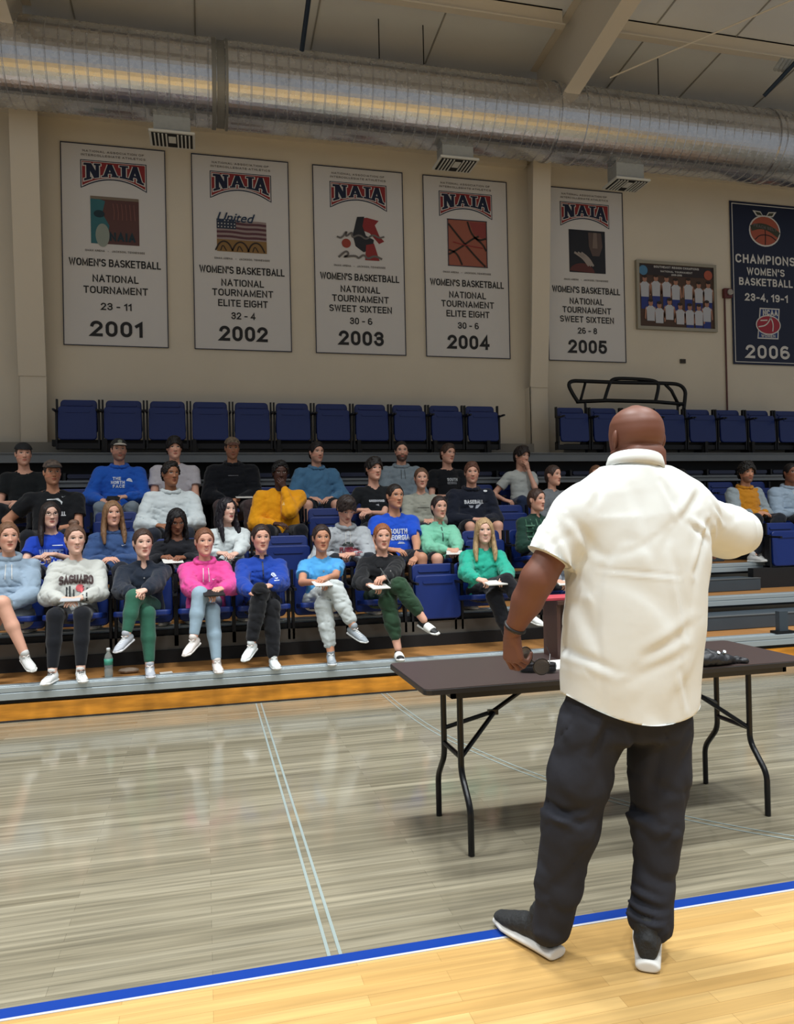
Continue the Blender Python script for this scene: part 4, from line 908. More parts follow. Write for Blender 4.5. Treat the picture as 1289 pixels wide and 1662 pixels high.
def skin_material(idn, skin, hairc='2a1d17', lip=None, beard=0, smile=0., eye='2a1b14', brow=1.0):
    key = ('skin', skin, hairc, lip, beard, smile)
    if key in MATS: return MATS[key]
    m = bpy.data.materials.new('skin'); m.use_nodes = True; nt = m.node_tree; L = nt.links; b = nt.nodes['Principled BSDF']
    b.inputs['Roughness'].default_value = .5; b.inputs['Specular IOR Level'].default_value = .35
    at = nt.nodes.new('ShaderNodeAttribute'); at.attribute_name = 'fc'; sx = nt.nodes.new('ShaderNodeSeparateXYZ'); L.new(at.outputs['Vector'], sx.inputs[0])
    def M(op, a, b_=None, c=None):
        n = nt.nodes.new('ShaderNodeMath'); n.operation = op
        for i, q in enumerate((a, b_, c)):
            if q is None: continue
            if isinstance(q, (int, float)): n.inputs[i].default_value = q
            else: L.new(q, n.inputs[i])
        return n.outputs[0]
    U, Vv = sx.outputs[0], sx.outputs[1]; AU = M('ABSOLUTE', U)
    def ell(u, v, cu, cv, ru, rv, soft=.25, tilt=0):
        du = M('SUBTRACT', u, cu); dv = M('SUBTRACT', v, cv)
        if tilt: dv = M('ADD', dv, M('MULTIPLY', du, tilt))
        e = M('ADD', M('POWER', M('ABSOLUTE', M('DIVIDE', du, ru)), 2.), M('POWER', M('ABSOLUTE', M('DIVIDE', dv, rv)), 2.))
        return M('SMOOTH_MIN', 1., M('MAXIMUM', 0., M('DIVIDE', M('SUBTRACT', 1. + soft, e), 2 * soft)), .05)
    cur = None
    n = nt.nodes.new('ShaderNodeTexNoise'); n.inputs['Scale'].default_value = 14; tc = nt.nodes.new('ShaderNodeTexCoord'); L.new(tc.outputs['Object'], n.inputs['Vector'])
    hv = nt.nodes.new('ShaderNodeHueSaturation'); hv.inputs['Color'].default_value = lin(skin); L.new(M('ADD', M('MULTIPLY', n.outputs['Fac'], .16), .92), hv.inputs['Value']); cur = hv.outputs[0]
    def mix(fac, color, amt=1.):
        nonlocal cur
        x = nt.nodes.new('ShaderNodeMix'); x.data_type = 'RGBA'; L.new(M('MULTIPLY', fac, amt), x.inputs[0]); L.new(cur, x.inputs[6]); x.inputs[7].default_value = lin(color); cur = x.outputs[2]
    def dk(c, f): return tuple(max(0, min(1, int(c[i:i + 2], 16) / 255 * f)) for i in (0, 2, 4))
    def tint(c, r, g, bb): return (min(1, int(c[0:2], 16) / 255 * r), min(1, int(c[2:4], 16) / 255 * g), min(1, int(c[4:6], 16) / 255 * bb))
    mix(ell(AU, Vv, .042, -.028, .024, .018, .7), tint(skin, 1.0, .82, .80), .4)         # cheeks
    if beard:
        f = M('MULTIPLY', ell(AU, Vv, .03, -.09, .062, .05, .25), M('LESS_THAN', Vv, -.036)); f = M('MULTIPLY', f, M('LESS_THAN', AU, 1.)); mix(f, hairc, beard)
    V2 = M('SUBTRACT', Vv, M('MULTIPLY', M('POWER', AU, 2.), 14. * smile)) if smile else Vv
    lipc = lin(lip)[:3] if lip else None
    mix(ell(AU, V2, 0, -.0585, .0225, .0095, .3), lip or tint(skin, .82, .58, .58), .9)
    if smile: mix(ell(AU, V2, 0, -.058, .017, .0032, .3), 'e6ded6', .9)
    else: mix(ell(AU, V2, 0, -.0583, .021, .0014, .5), dk(skin, .3), .8)
    mix(ell(AU, Vv, .008, -.036, .0045, .0028, .5), dk(skin, .3), .8)
    mix(ell(AU, Vv, .031, .0175, .0185, .0085, .6, .10), dk(skin, .55), .65)
    mix(ell(AU, Vv, .031, .0135, .0140, .0056, .2), 'c9c3bd', .95)
    mix(ell(AU, Vv, .0305, .0145, .0062, .0062, .2), eye, 1.)
    mix(ell(AU, Vv, .031, .0188, .0160, .0022, .3, .12), '120c0a', .9)                      # lashes
    mix(ell(AU, Vv, .033, .0355, .0185, .0042, .5, .15), hairc, .85 * brow)
    L.new(cur, b.inputs['Base Color']); MATS[key] = m
    return m

def fabric(c, kind='cotton'):
    return mat('fabric_' + kind, c, .88, bump=.26 if kind == 'fleece' else .2, bscale=22 if kind == 'fleece' else 16, detail=5, vary=.05, vscale=9, spec=.2, sheen=.15)
def hair_mat(c):
    key = ('hair', c)
    if key in MATS: return MATS[key]
    m = bpy.data.materials.new('hair'); m.use_nodes = True; nt = m.node_tree; b = nt.nodes['Principled BSDF']; b.inputs['Roughness'].default_value = .5; b.inputs['Specular IOR Level'].default_value = .35
    tc = nt.nodes.new('ShaderNodeTexCoord'); mp = nt.nodes.new('ShaderNodeMapping'); mp.inputs['Scale'].default_value = (160, 160, 9); nt.links.new(tc.outputs['Object'], mp.inputs[0])
    n = nt.nodes.new('ShaderNodeTexNoise'); n.inputs['Scale'].default_value = 1; n.inputs['Detail'].default_value = 3; nt.links.new(mp.outputs[0], n.inputs['Vector'])
    hv = nt.nodes.new('ShaderNodeHueSaturation'); hv.inputs['Color'].default_value = lin(c); mr = nt.nodes.new('ShaderNodeMapRange'); mr.inputs[1].default_value = .3; mr.inputs[2].default_value = .7; mr.inputs[3].default_value = .55; mr.inputs[4].default_value = 1.5
    nt.links.new(n.outputs['Fac'], mr.inputs[0]); nt.links.new(mr.outputs[0], hv.inputs['Value']); nt.links.new(hv.outputs[0], b.inputs['Base Color'])
    bp = nt.nodes.new('ShaderNodeBump'); bp.inputs['Strength'].default_value = .5; bp.inputs['Distance'].default_value = .01; nt.links.new(n.outputs['Fac'], bp.inputs['Height']); nt.links.new(bp.outputs[0], b.inputs['Normal'])
    MATS[key] = m; return m
HAIRS = {}
def hair_mesh(kind):
    if kind in HAIRS: return HAIRS[kind]
    v = Vox((-.14, -.15, -.34 if kind in ('long', 'wavy', 'half', 'side') else -.16), (.14, .17, .20), .0055)
    t = {'short': .010, 'crew': .005, 'bangs': .018, 'curly': .012, 'afro': .026, 'under': .0015, 'messy': .017, 'flat': .008}.get(kind, .007)
    v.ell((0, .004, .020), (.0785 + t, .101 + t, .103 + t), k=0)
    v.ell((0, .05, -.03), (.062 + t * .5, .055 + t * .4, .07), k=.02)
    if kind in ('short', 'messy', 'bangs', 'curly', 'afro'): v.ell((0, -.03, .095 + t), (.05 + t * .5, .055, .022 + t * .4), k=.02)
    # open the face
    top = {'bangs': .050, 'messy': .058, 'afro': .062, 'crew': .080, 'short': .072}.get(kind, .082)
    zc = (top - .15) / 2; rz = (top + .15) / 2
    v.ell((0, -.108 if kind in ('long', 'half', 'wavy', 'side') else -.098, zc), (.064 if kind in ('long', 'half', 'wavy', 'side') else .082, .105, rz), k=.006, op='s')
    if kind in ('short', 'crew', 'messy', 'bangs', 'curly', 'afro', 'under'):
        v.ell((0, -.045, -.075), (.13, .125, .092), k=.006, op='s'); v.cut((0, .03, -.055), (0, -.25, -1))
        for s in (-1, 1): v.ell((s * .092, .006, -.008), (.026, .028, .040), k=.006, op='s')
    if kind in ('back', 'bun', 'flat'):
        v.ell((0, -.05, -.085), (.13, .105, .092), k=.006, op='s'); v.cut((0, .05, -.09), (0, 0, -1))
        for s in (-1, 1): v.ell((s * .090, .0, -.016), (.032, .040, .050), k=.006, op='s')
    if kind == 'bun': v.ell((0.0, .045, .138), (.044, .040, .032), k=.008)
    if kind in ('back',): v.cap((0, .095, -.01), (0, .11, -.13), .026, .016, .015)
    if kind in ('long', 'wavy', 'half', 'side'):
        L = -.27 if kind != 'wavy' else -.29
        for s in (-1, 1):
            if kind == 'side' and s > 0:
                v.spine([(.066, .0, .05), (.074, .02, -.04), (.070, .05, -.10)], (.016, .016, .012), (.05, .045, .03), (1, 0, 0), .02); continue
            pts = [(s * .060, -.01, .06), (s * .077, -.005, 0), (s * .083, -.01, -.10), (s * .092, -.055, -.19), (s * .088, -.085, L)]
            v.spine(pts, (.014, .018, .026, .026, .014), (.05, .052, .045, .032, .02), (1, 0, 0), .02)
        v.spine([(0, .06, .02), (0, .085, -.08), (0, .085, -.2)], (.075, .085, .07), (.04, .035, .02), (1, 0, 0), .02)
    amp = {'curly': .006, 'afro': .007, 'wavy': .004, 'long': .0015, 'messy': .004, 'bangs': .003}.get(kind, .0012)
    v.noise(amp, .03 if kind in ('curly', 'afro') else .045, 4, (1, 1, .35) if kind not in ('curly', 'afro') else (1, 1, 1))
    HAIRS[kind] = v.mesh(1); return HAIRS[kind]
def cap_meshes(back=False):
    v = Vox((-.12, -.14, .0), (.12, .14, .15), .005); v.ell((0, .006, .040), (.091, .112, .095), k=0).cut((0, -.09, .046), (0, .12, -1))
    a = v.mesh(1); s = 1 if back else -1
    mb = Vox((-.1, -.22 if not back else .05, 0), (.1, -.04 if not back else .24, .1), .0045)
    mb.ell((0, s * .105, .046), (.070, .082, .030), k=0); mb.ell((0, s * .10, .030), (.085, .10, .030), k=.002, op='s')
    return a, mb.mesh(1)
CAPS = {}
# shoe: sole on z=0, toe to +x, ankle at x=0
def shoe_meshes():
    v = Vox((-.09, -.06, 0), (.21, .06, .13), .0045)
    v.spine([(-.055, 0, .045), (0, 0, .045), (.07, 0, .038), (.13, .003, .030), (.175, .004, .026)], (.030, .036, .040, .041, .026), (.032, .036, .032, .024, .018), (0, 1, 0), .02, .02)
    v.cap((-.02, 0, .06), (-.005, 0, .105), .038, .036, .02); v.cut((0, 0, .018), (0, 0, -1)); up = v.mesh(1)
    v = Vox((-.09, -.06, 0), (.22, .06, .05), .0045); v.spine([(-.062, 0, .014), (.0, 0, .014), (.09, .002, .014), (.15, .004, .016), (.185, .004, .022)], (.034, .036, .043, .043, .026), (.016, .016, .016, .015, .012), (0, 1, 0), .01, .012)
    v.cut((0, 0, .001), (0, 0, -1)); so = v.mesh(1)
    mb = MB()
    for k in range(5): x = .045 + k * .019; mb.tube([(x, -.02, .072 - k * .0052), (x + .004, 0, .078 - k * .006), (x, .02, .072 - k * .0052)], .0035, 6)
    for s in (-1, 1): mb.tube([(.04, 0, .083), (.035, s * .02, .095), (.02, s * .033, .085), (.035, s * .012, .082)], .003, 6)
    return up, so, mb
SHOE = shoe_meshes()
def slide_meshes():
    v = Vox((-.09, -.06, 0), (.21, .07, .10), .0045); v.spine([(-.05, 0, .045), (0, 0, .042), (.07, 0, .036), (.13, .003, .030), (.16, .004, .028)], (.028, .034, .036, .037, .026), (.030, .034, .028, .020, .016), (0, 1, 0), .02, .02); v.cut((0, 0, .022), (0, 0, -1)); sock = v.mesh(1)
    v = Vox((-.09, -.06, 0), (.21, .07, .12), .0045); v.spine([(.035, 0, .04), (.075, 0, .036), (.115, 0, .032)], (.043, .045, .045), (.040, .038, .032), (0, 1, 0), .01, .004); v.cut((0, 0, .015), (0, 0, -1)); band = v.mesh(1)
    return sock, SHOE[1], band
def xf(VQ, R, T, s=1.): return np.asarray(VQ[0]) * s @ np.array(R).T + np.array(T), VQ[1]
def ring_mesh(c0, c1, r0, r1, xd, t=.008, gap=0, tall=None):
    """stand collar: a band between two centres with radii (rx, ry) at each, thickness t, open in front by gap (radians)"""
    c0 = np.array(c0, float); c1 = np.array(c1, float); ax = nrm(c1 - c0); xd = nrm(np.array(xd) - ax * (np.array(xd) @ ax)); yd = np.cross(ax, xd); V = []; n = 48
    prof = [(0, 0), (.5, .001), (.92, 0), (1, -t * .3), (1, -t * .7), (.92, -t), (.5, -t), (0, -t)]
    th = np.linspace(-math.pi / 2 + gap, 1.5 * math.pi - gap, n)
    for a in th:
        for (s_, o_) in prof:
            rx = r0[0] * (1 - s_) + r1[0] * s_ + o_; ry = r0[1] * (1 - s_) + r1[1] * s_ + o_; V.append(c0 * (1 - s_) + c1 * s_ + xd * rx * math.cos(a) + yd * ry * math.sin(a))
    m = len(prof); Q = [(i * m + k, (i + 1) * m + k, (i + 1) * m + (k + 1) % m, i * m + (k + 1) % m) for i in range(n - 1) for k in range(m)]
    return np.array(V), np.array(Q)
def put(name, V, Q, m, root, smooth=True):
    return np_obj(name, V - np.array(root.location), Q, m, root, smooth)

def add_body(root, parts, skin_m, fc_list):
    """join limb surface, head and hands into ONE mesh"""
    Vs, Fs, C = [], [], []; n = 0
    for (V, Q), fc in zip(parts, fc_list):
        Vs.append(V); Fs.append(np.asarray(Q) + n); n += len(V); C.append(fc if fc is not None else np.tile([9., 9., 0.], (len(V), 1)))
    V = np.concatenate(Vs); Q = np.concatenate(Fs); fc = np.concatenate(C)
    o = put('body', V, Q, skin_m, root)
    at = o.data.attributes.new('fc', 'FLOAT_VECTOR', 'POINT'); at.data.foreach_set('vector', fc.astype(np.float32).ravel())
    return o

def print_on(target, root, V, F, center, rot_yaw, m, name='print', off=.004, toward=None):
    """lay flat artwork (XZ plane) onto the front of a garment by ray casting"""
    bm = bmesh.new(); vs = [bm.verts.new(v) for v in V]
    for f in F:
        try: bm.faces.new([vs[i] for i in f])
        except Exception: pass
    bmesh.ops.triangulate(bm, faces=bm.faces)
    for _ in range(2):
        es = [e for e in bm.edges if e.calc_length() > .014]
        if es: bmesh.ops.subdivide_edges(bm, edges=es, cuts=1)
    me = target.data; co = np.empty(len(me.vertices) * 3); me.vertices.foreach_get('co', co); co = co.reshape(-1, 3)
    tree = BVHTree.FromPolygons([tuple(c) for c in co], [tuple(p.vertices) for p in me.polygons])
    cy, sy = math.cos(rot_yaw), math.sin(rot_yaw); d = Vector((-sy, cy, 0)); keep = []
    for v in bm.verts:
        x, y, z = v.co; p = Vector((center[0] + x * cy, center[1] + x * sy, center[2] + z)) - d * .5
        hit = tree.ray_cast(p, d, 1.2)
        if hit[0] is None: v.tag = True; continue
        v.co = hit[0] - d * (off - min(y, 0) * .5); v.tag = False
    bmesh.ops.delete(bm, geom=[v for v in bm.verts if v.tag], context='VERTS')
    me2 = bpy.data.meshes.new(name); bm.to_mesh(me2); bm.free(); me2.materials.append(m); o = bpy.data.objects.new(name, me2); link(o, root); return o
def print_text(target, root, s, w, h, center, yaw, m, weight=.02, warp=None, name='lettering'):
    V, F = block_text(s, w, h, weight)
    if warp is not None: V = warp(V)
    return print_on(target, root, V, F, center, yaw, m, name)
def print_poly(target, root, polys, center, yaw, m, name='print', off=.003):
    V = []; F = []
    for p in polys: n = len(V); V += [(x, 0, z) for x, z in p]; F.append(tuple(range(n, n + len(p))))
    return print_on(target, root, V, F, center, yaw, m, name, off)

def seated(d):
    row = d['row']; nose, deck = NOSE[row], DECK[row]; male = d.get('sex', 'f') == 'm'; lod = 0 if row <= 2 else 1; h = .0095 if row == 1 else (.011 if row == 2 else .0125)
    rng = random.Random(d['px'] * 7 + d['py']); lean = d.get('lean', 0.)
    hy = nose + .57; head_y = nose + .53 - lean
    hc = atY(d['px'], d['py'], head_y); X = hc.x + d.get('dx', 0); hipz = deck + .495; root_z = deck
    root = empty('person', (X, hy, deck), d['label'], 'person', 'seated audience on the bleachers')
    sc = 1.07 if male else 1.02; w = d.get('w', 1.08 if male else .92)
    hc = np.array(hc); hip = np.array([X, hy, hipz]); sh_z = hc[2] - .200 * sc; neckb = np.array([hc[0] * .8 + X * .2, head_y + .045, sh_z + .02])
    top = neckb - np.array([0, 0, .0]); sp_len = top[2] - hip[2]
    def sp(t, dy=0): return hip * (1 - t) + top * t + np.array([0, dy, 0])
    tgt = d.get('look', (1.2, 1.2)); yaw = d.get('yaw'); 
    if yaw is None: yaw = math.atan2(tgt[0] - hc[0], head_y - tgt[1]) * .9
    pitch = d.get('pitch', .02); RH = rotm(yaw, pitch, d.get('roll', 0)); tyaw = d.get('tyaw', yaw * .35)
    xd = np.array([math.cos(tyaw), math.sin(tyaw), 0]); fd = np.array([math.sin(tyaw), -math.cos(tyaw), 0])
    shw = .172 * w; shL = neckb + xd * -shw + [0, .015, -.072 - .05 * max(0, w - 1)]; shR = neckb + xd * shw + [0, .015, -.072 - .05 * max(0, w - 1)]
    # ---- arms
    a1, a2 = (.285, .25) if male else (.262, .232); arms = d.get('arms', {}); W = {}
    for s, S in ((-1, shL), (1, shR)):
        spec = arms.get('l' if s < 0 else 'r', ('lap',))
        if spec[0] == 'lap': tg = X * 1.0 + s * spec[1] * 1.0 if len(spec) > 1 else X + s * .055; T = np.array([tg, hy - (.30 if row == 1 else .27) - rng.uniform(0, .03), hipz + (spec[2] if len(spec) > 2 else .12)])
        elif spec[0] == 'px': T = np.array(atY(spec[1], spec[2], nose + spec[3]))
        elif spec[0] == 'chin': T = hc + RH @ np.array([s * .02 + .01, -.105, -.165]) + np.array([0, 0, 0])
        elif spec[0] == 'knee': T = np.array([X + s * .13, hy - .37, hipz + .13])
        elif spec[0] == 'side': T = np.array([X + s * .30, hy - .12, hipz + .02])
        hint = {'chin': (s * .35, -.1, -1), 'side': (s * 1, .3, -.2)}.get(spec[0], (s * .75, .45, -.6)); hint = spec[4] if len(spec) > 4 else hint
        E, Wr = ik(S, T, a1 * sc / .97, a2 * sc / .97, hint); W[s] = (S, E, Wr, spec)
    # ---- legs
    mode = d.get('legs', 'flat'); Lg = {}; kz = deck + .50 * (1 if male else .97)
    if mode == 'flat':
        sx = d.get('spread', .10 if not male else .17)
        for s in (-1, 1): Lg[s] = (hip + [s * .085, 0, -.01], np.array([X + s * sx, hy - .43, kz + .035]), np.array([X + s * (sx + d.get('toe', 0)), hy - .45, deck + .085]), (s * .25, -1, 0), 0)
    else:
        s = -1 if mode == 'crossL' else 1       # hanging foot side
        k = d.get('knee', (0, 0)); 
        Lg[-s] = (hip + [-s * .09, 0, .01], np.array([X + s * .045 + k[0], hy - .47, deck + .645]), np.array([X + s * (.185 + k[1]), hy - .53, deck + .30]), (s * .55, -1, -.35), 1)   # crossed over
        Lg[s] = (hip + [s * .09, 0, -.01], np.array([X - s * .05 + k[0], hy - .41, deck + .50]), np.array([X - s * .075, hy - .42, deck + .085]), (-s * .1, -1, 0), 0)
    if 'feet' in d:
        for s, (fx, fy, fyo) in d['feet'].items():
            if mode != 'flat': s = -s
            a, kn, an, td, hang = Lg[s]; p = np.array(atY(fx, fy, nose + fyo)); Lg[s] = (a, kn, p, td, hang)
    # ---- skin body
    P0 = np.array([X - .42, hy - .75, deck - .02]); P1 = np.array([X + .42, hy + .2, hc[2]])
    for s in (-1, 1):
        for q in W[s][1:3]: P0 = np.minimum(P0, q - .1); P1 = np.maximum(P1, q + .1)
    bv = Vox(P0, P1, h if row < 3 else .0125)
    bw = w
    bv.spine([sp(-.05), sp(.3), sp(.7), sp(.98)], (.14 * bw, .12 * bw, .145 * bw, .10 * bw), (.09, .085, .095, .06), xd, .02)
    jaw = hc + RH @ np.array([0, .022, -.055]); nr = .058 if male else .048
    bv.cap(neckb - [0, .0, .03], jaw, nr * 1.08, nr * .98, .025); 
    for s in (-1, 1):
        S, E, Wr, spec = W[s]; bv.cap(neckb + [0, 0, -.045], S - [0, 0, .01], .035, .042 * bw, .02); bv.cap(S, E, .047 * bw, .038 * bw, .02).cap(E, Wr, .037 * bw, .0255, .015)
        a, kn, an, td, hang = Lg[s]; bv.cap(a, kn, .080 * bw, .056, .02).cap(kn, kn * .55 + an * .45, .054, .052, .02).cap(kn * .55 + an * .45, an, .050, .034, .02)
    body = bv.mesh(2)
    hm = get_head(male, lod); hV, _ = xf((hm[0], None), RH, hc, sc); parts = [body, (hV, hm[1])]; fcs = [None, hm[2]]
    for s in (-1, 1):
        S, E, Wr, spec = W[s]; pose = (arms.get('pose') or {}).get(s, 'curl' if spec[0] in ('chin', 'px') else 'relaxed')
        fdir = nrm(Wr - E)
        if spec[0] == 'chin': ax = nrm(RH @ np.array([-s * .45, -.1, .9])); dn = nrm(RH @ np.array([s * .2, -1, 0]))
        elif spec[0] == 'side': ax = nrm(fdir + np.array([0, -.2, -.2])); dn = np.array([s, 0, .2])
        else: ax = nrm(fdir * .6 + np.array([-s * .55, -.25, -.1])); dn = nrm(np.array([s * .15, -.35, 1.]))
        dn = nrm(dn - ax * (dn @ ax)); ay = np.cross(dn, ax)
        V, Q = HANDS[pose]; V = V.copy(); 
        # thumb side: toward the body's middle / up
        want = np.array([-s * .3, .6, .5]) if spec[0] != 'chin' else RH @ np.array([0, 1., .3])
        if ay @ want < 0: V[:, 1] *= -1; Q = Q[:, ::-1]
        R = np.stack([ax, ay, dn], 1); V = V * (1. if male else .90) @ R.T + Wr; parts.append((V, Q)); fcs.append(None)
    sm = skin_material(0, d['skin'], d.get('brow', d['hair'][1]), d.get('lip'), d.get('beard', 0), d.get('smile', 0))
    add_body(root, parts, sm, fcs)
    # ---- top garment
    tt, tcol = d['top'][0], d['top'][1]; thick = {'tee': .010, 'hoodie': .026, 'sweat': .022, 'fit': .008, 'knit': .018}[tt]; loose = thick
    f = fabric(tcol, 'fleece' if tt in ('hoodie', 'sweat') else 'cotton'); lo = np.minimum.reduce([W[-1][0], W[-1][1], W[-1][2], W[1][0], W[1][1], W[1][2], hip - .2]) - .12; hi = np.maximum.reduce([W[-1][0], W[-1][1], W[-1][2], W[1][0], W[1][1], W[1][2], neckb]) + .14
    tv = Vox(lo, hi, h)
    tv.spine([sp(-.02, -.02), sp(.12, -.025), sp(.45, -.02), sp(.74, -.005), sp(.90, 0), sp(1.0)], np.array([.165, .160, .150, .156, .118, .072]) * w + loose * .8, np.array([.125, .125, .108, .108, .085, .060]) + loose * .6, xd, .025)
    if not male: tv.ell(sp(.66, 0) + fd * .085, (.115 * w, .045, .055), k=.04)
    short = tt in ('tee', 'fit') or d.get('short', False)
    for s in (-1, 1):
        S, E, Wr, spec = W[s]; tv.cap(neckb + [0, 0.005, -.028], S, .046 + loose * .4, .054 * w + loose * .55, .04)
        if short:
            e = S * .42 + E * .58; tv.cap(S, e, .058 * w + loose, .058 * w + loose, .03); u = nrm(e - S); 
        else:
            tv.cap(S, E, .056 * w + loose, .050 * w + loose * 1.25, .03).cap(E, E * .25 + Wr * .75, .049 * w + loose * 1.25, .038 + loose * .9, .02).cap(E * .25 + Wr * .75, E * .06 + Wr * .94, .035 + loose * .6, .032 + loose * .35, .01)
    tv.noise(.002, .07, d['px'], (1, 1, 1.6)); tv.ridge(.006 if tt in ('tee', 'fit') else .009, .19 if tt in ('tee', 'fit') else .21, d['px'], (.5, .5, 1.6))
    if short:
        for s in (-1, 1):
            pass
    # neck opening
    nb = neckb + fd * .012
    tv.cap(nb + [0, 0, .004], nb + RH @ np.array([0, 0, .10]), nr + .004, nr + .012, .0, op='s')
    if d.get('vneck'): tv.cap(nb + fd * .06 + [0, 0, .02], nb + fd * .10 + [0, 0, -.07], .045, .006, 0, op='s')
    V, Q = tv.mesh(2)
    if short:
        for s in (-1, 1):
            S, E, _, _ = W[s]; e = S * .36 + E * .64; u = nrm(E - S); 
            dd = (V - e) @ u; along = (V - S) @ u; rad = np.linalg.norm((V - S) - along[:, None] * u, axis=1); mk = (dd > -.02) & (rad < .13) & (along > .05) & (((V - S) @ xd) * s > -.02)
            V = np.where(mk[:, None], V - u * np.clip(dd + .015, 0, 1)[:, None], V)
    shirt = put({'hoodie': 'hoodie', 'sweat': 'sweatshirt', 'tee': 't_shirt', 'fit': 't_shirt', 'knit': 'sweater'}[tt], V, Q, f, root)
    rl_ = np.array(root.location)
    if d.get('sleeve'):
        me = shirt.data; me.materials.append(fabric(d['sleeve'], 'fleece')); cen = np.empty(len(me.polygons) * 3); me.polygons.foreach_get('center', cen); cen = cen.reshape(-1, 3) + rl_
        da = np.full(len(cen), 9.)
        for s in (-1, 1):
            S, E, Wr, _ = W[s]
            for a_, b_ in ((S, E), (E, Wr)):
                ab = b_ - a_; t_ = np.clip(((cen - a_) @ ab) / (ab @ ab), 0, 1); da = np.minimum(da, np.linalg.norm(cen - (a_ + t_[:, None] * ab), axis=1) )
        me.polygons.foreach_set('material_index', ((da < .094) & ((cen[:, 0] - X) ** 2 > .125 ** 2)).astype(np.int32))
    if tt == 'hoodie' or d.get('hood'):
        hv = Vox(neckb - .2, neckb + .2, .008)
        ring = [neckb + xd * math.cos(a) * (nr + .030) - fd * math.sin(a) * (nr + .022) + np.array([0, 0, .018 + .022 * math.sin(a)]) for a in np.linspace(-.42 * math.pi, 1.42 * math.pi, 15)]
        for a, b_ in zip(ring, ring[1:]): hv.cap(a, b_, .024, .024, .01)
        hv.ell(neckb - fd * .11 + [0, 0, -.02], (.085, .04, .06), k=.03); hv.noise(.003, .06, 3); V, Q = hv.mesh(2); put('hood', V, Q, fabric(d.get('hoodc', tcol), 'fleece'), root)
        if tt == 'hoodie' and not d.get('nocord'):
            for s in (-1, 1):
                c0 = neckb + fd * (nr + .03) + xd * s * .022 - rl_; 
                Vp = [(s * .022 - .003, 0, .0), (s * .022 + .003, 0, 0), (s * .026 + .003, 0, -.12), (s * .026 - .003, 0, -.12)]
                print_on(shirt, root, Vp, [(0, 1, 2, 3)], (neckb[0] - rl_[0] + fd[0] * .0, neckb[1] - rl_[1], sh_z - .02 - rl_[2]), tyaw, mat('drawstring', 'c8c8c4' if d.get('lightcord', True) else '222222', .7), 'drawstring', .005)
    if d.get('collar'):
        V, Q = ring_mesh(neckb + [0, .0, -.03], neckb + RH @ np.array([0, 0.0, .038]), (nr + .030, nr + .030), (nr + .015, nr + .018), xd if fd[1] < 0 else -xd, .010, .35); put('collar', V, Q, fabric(d['collar'] if isinstance(d['collar'], str) else tcol), root)
    if d.get('zip'): print_poly(shirt, root, [[(-.006, .0), (.006, 0), (.006, -.15), (-.006, -.15)]], (neckb[0] - rl_[0], neckb[1] - rl_[1], sh_z + .0 - rl_[2]), tyaw, mat('zip', d['zip'], .6), 'zip', .004)
    cc = (neckb[0] - rl_[0], neckb[1] - rl_[1], sh_z - rl_[2])
    for pr in d.get('prints', []):
        dz = pr.get('z', -.18); dx = pr.get('x', 0); ctr = (cc[0] + dx * math.cos(tyaw), cc[1] + dx * math.sin(tyaw), cc[2] + dz); mm = mat('print_ink', pr.get('c', 'd8dade'), .6)
        if 't' in pr: print_text(shirt, root, pr['t'], pr['w'], pr['h'], ctr, tyaw, mm, pr.get('wt', .22), pr.get('warp'))
        else: print_poly(shirt, root, pr['p'], ctr, tyaw, mm)
    # ---- bottoms
    bt, bc = d['bottom']; fb = fabric(bc, 'cotton'); lz = {'legging': .005, 'jogger': .018, 'pants': .014, 'shorts': .022}[bt]; pv = Vox(np.array([X - .45, hy - .8, deck]), np.array([X + .45, hy + .2, hipz + .2]), h)
    pv.ell(hip + [0, .0, .0], (.165 * w + lz * .4, .12 + lz * .4, .10), k=.03)
    for s in (-1, 1):
        a, kn, an, td, hang = Lg[s]
        if bt == 'shorts': e = a * .28 + kn * .72; pv.cap(a, e, .088 * bw + lz, .068 * bw + lz * 1.1, .03)
        else:
            hem = kn * .13 + an * .87 if d.get('hem') is None else kn * (1 - d['hem']) + an * d['hem']; mid = kn * .55 + an * .45
            pv.cap(a, kn, .084 * bw + lz, .060 + lz, .03).cap(kn, mid, .059 + lz, .053 + lz, .02).cap(mid, hem, .052 + lz, .036 + lz * 1.15, .02)
    pv.ridge({'legging': .001, 'jogger': .009, 'pants': .006, 'shorts': .008}[bt], .2, 5, (1, 1, 1.8)); V, Q = pv.mesh(2); put({'legging': 'leggings', 'jogger': 'joggers', 'pants': 'trousers', 'shorts': 'shorts'}[bt], V, Q, fb, root)
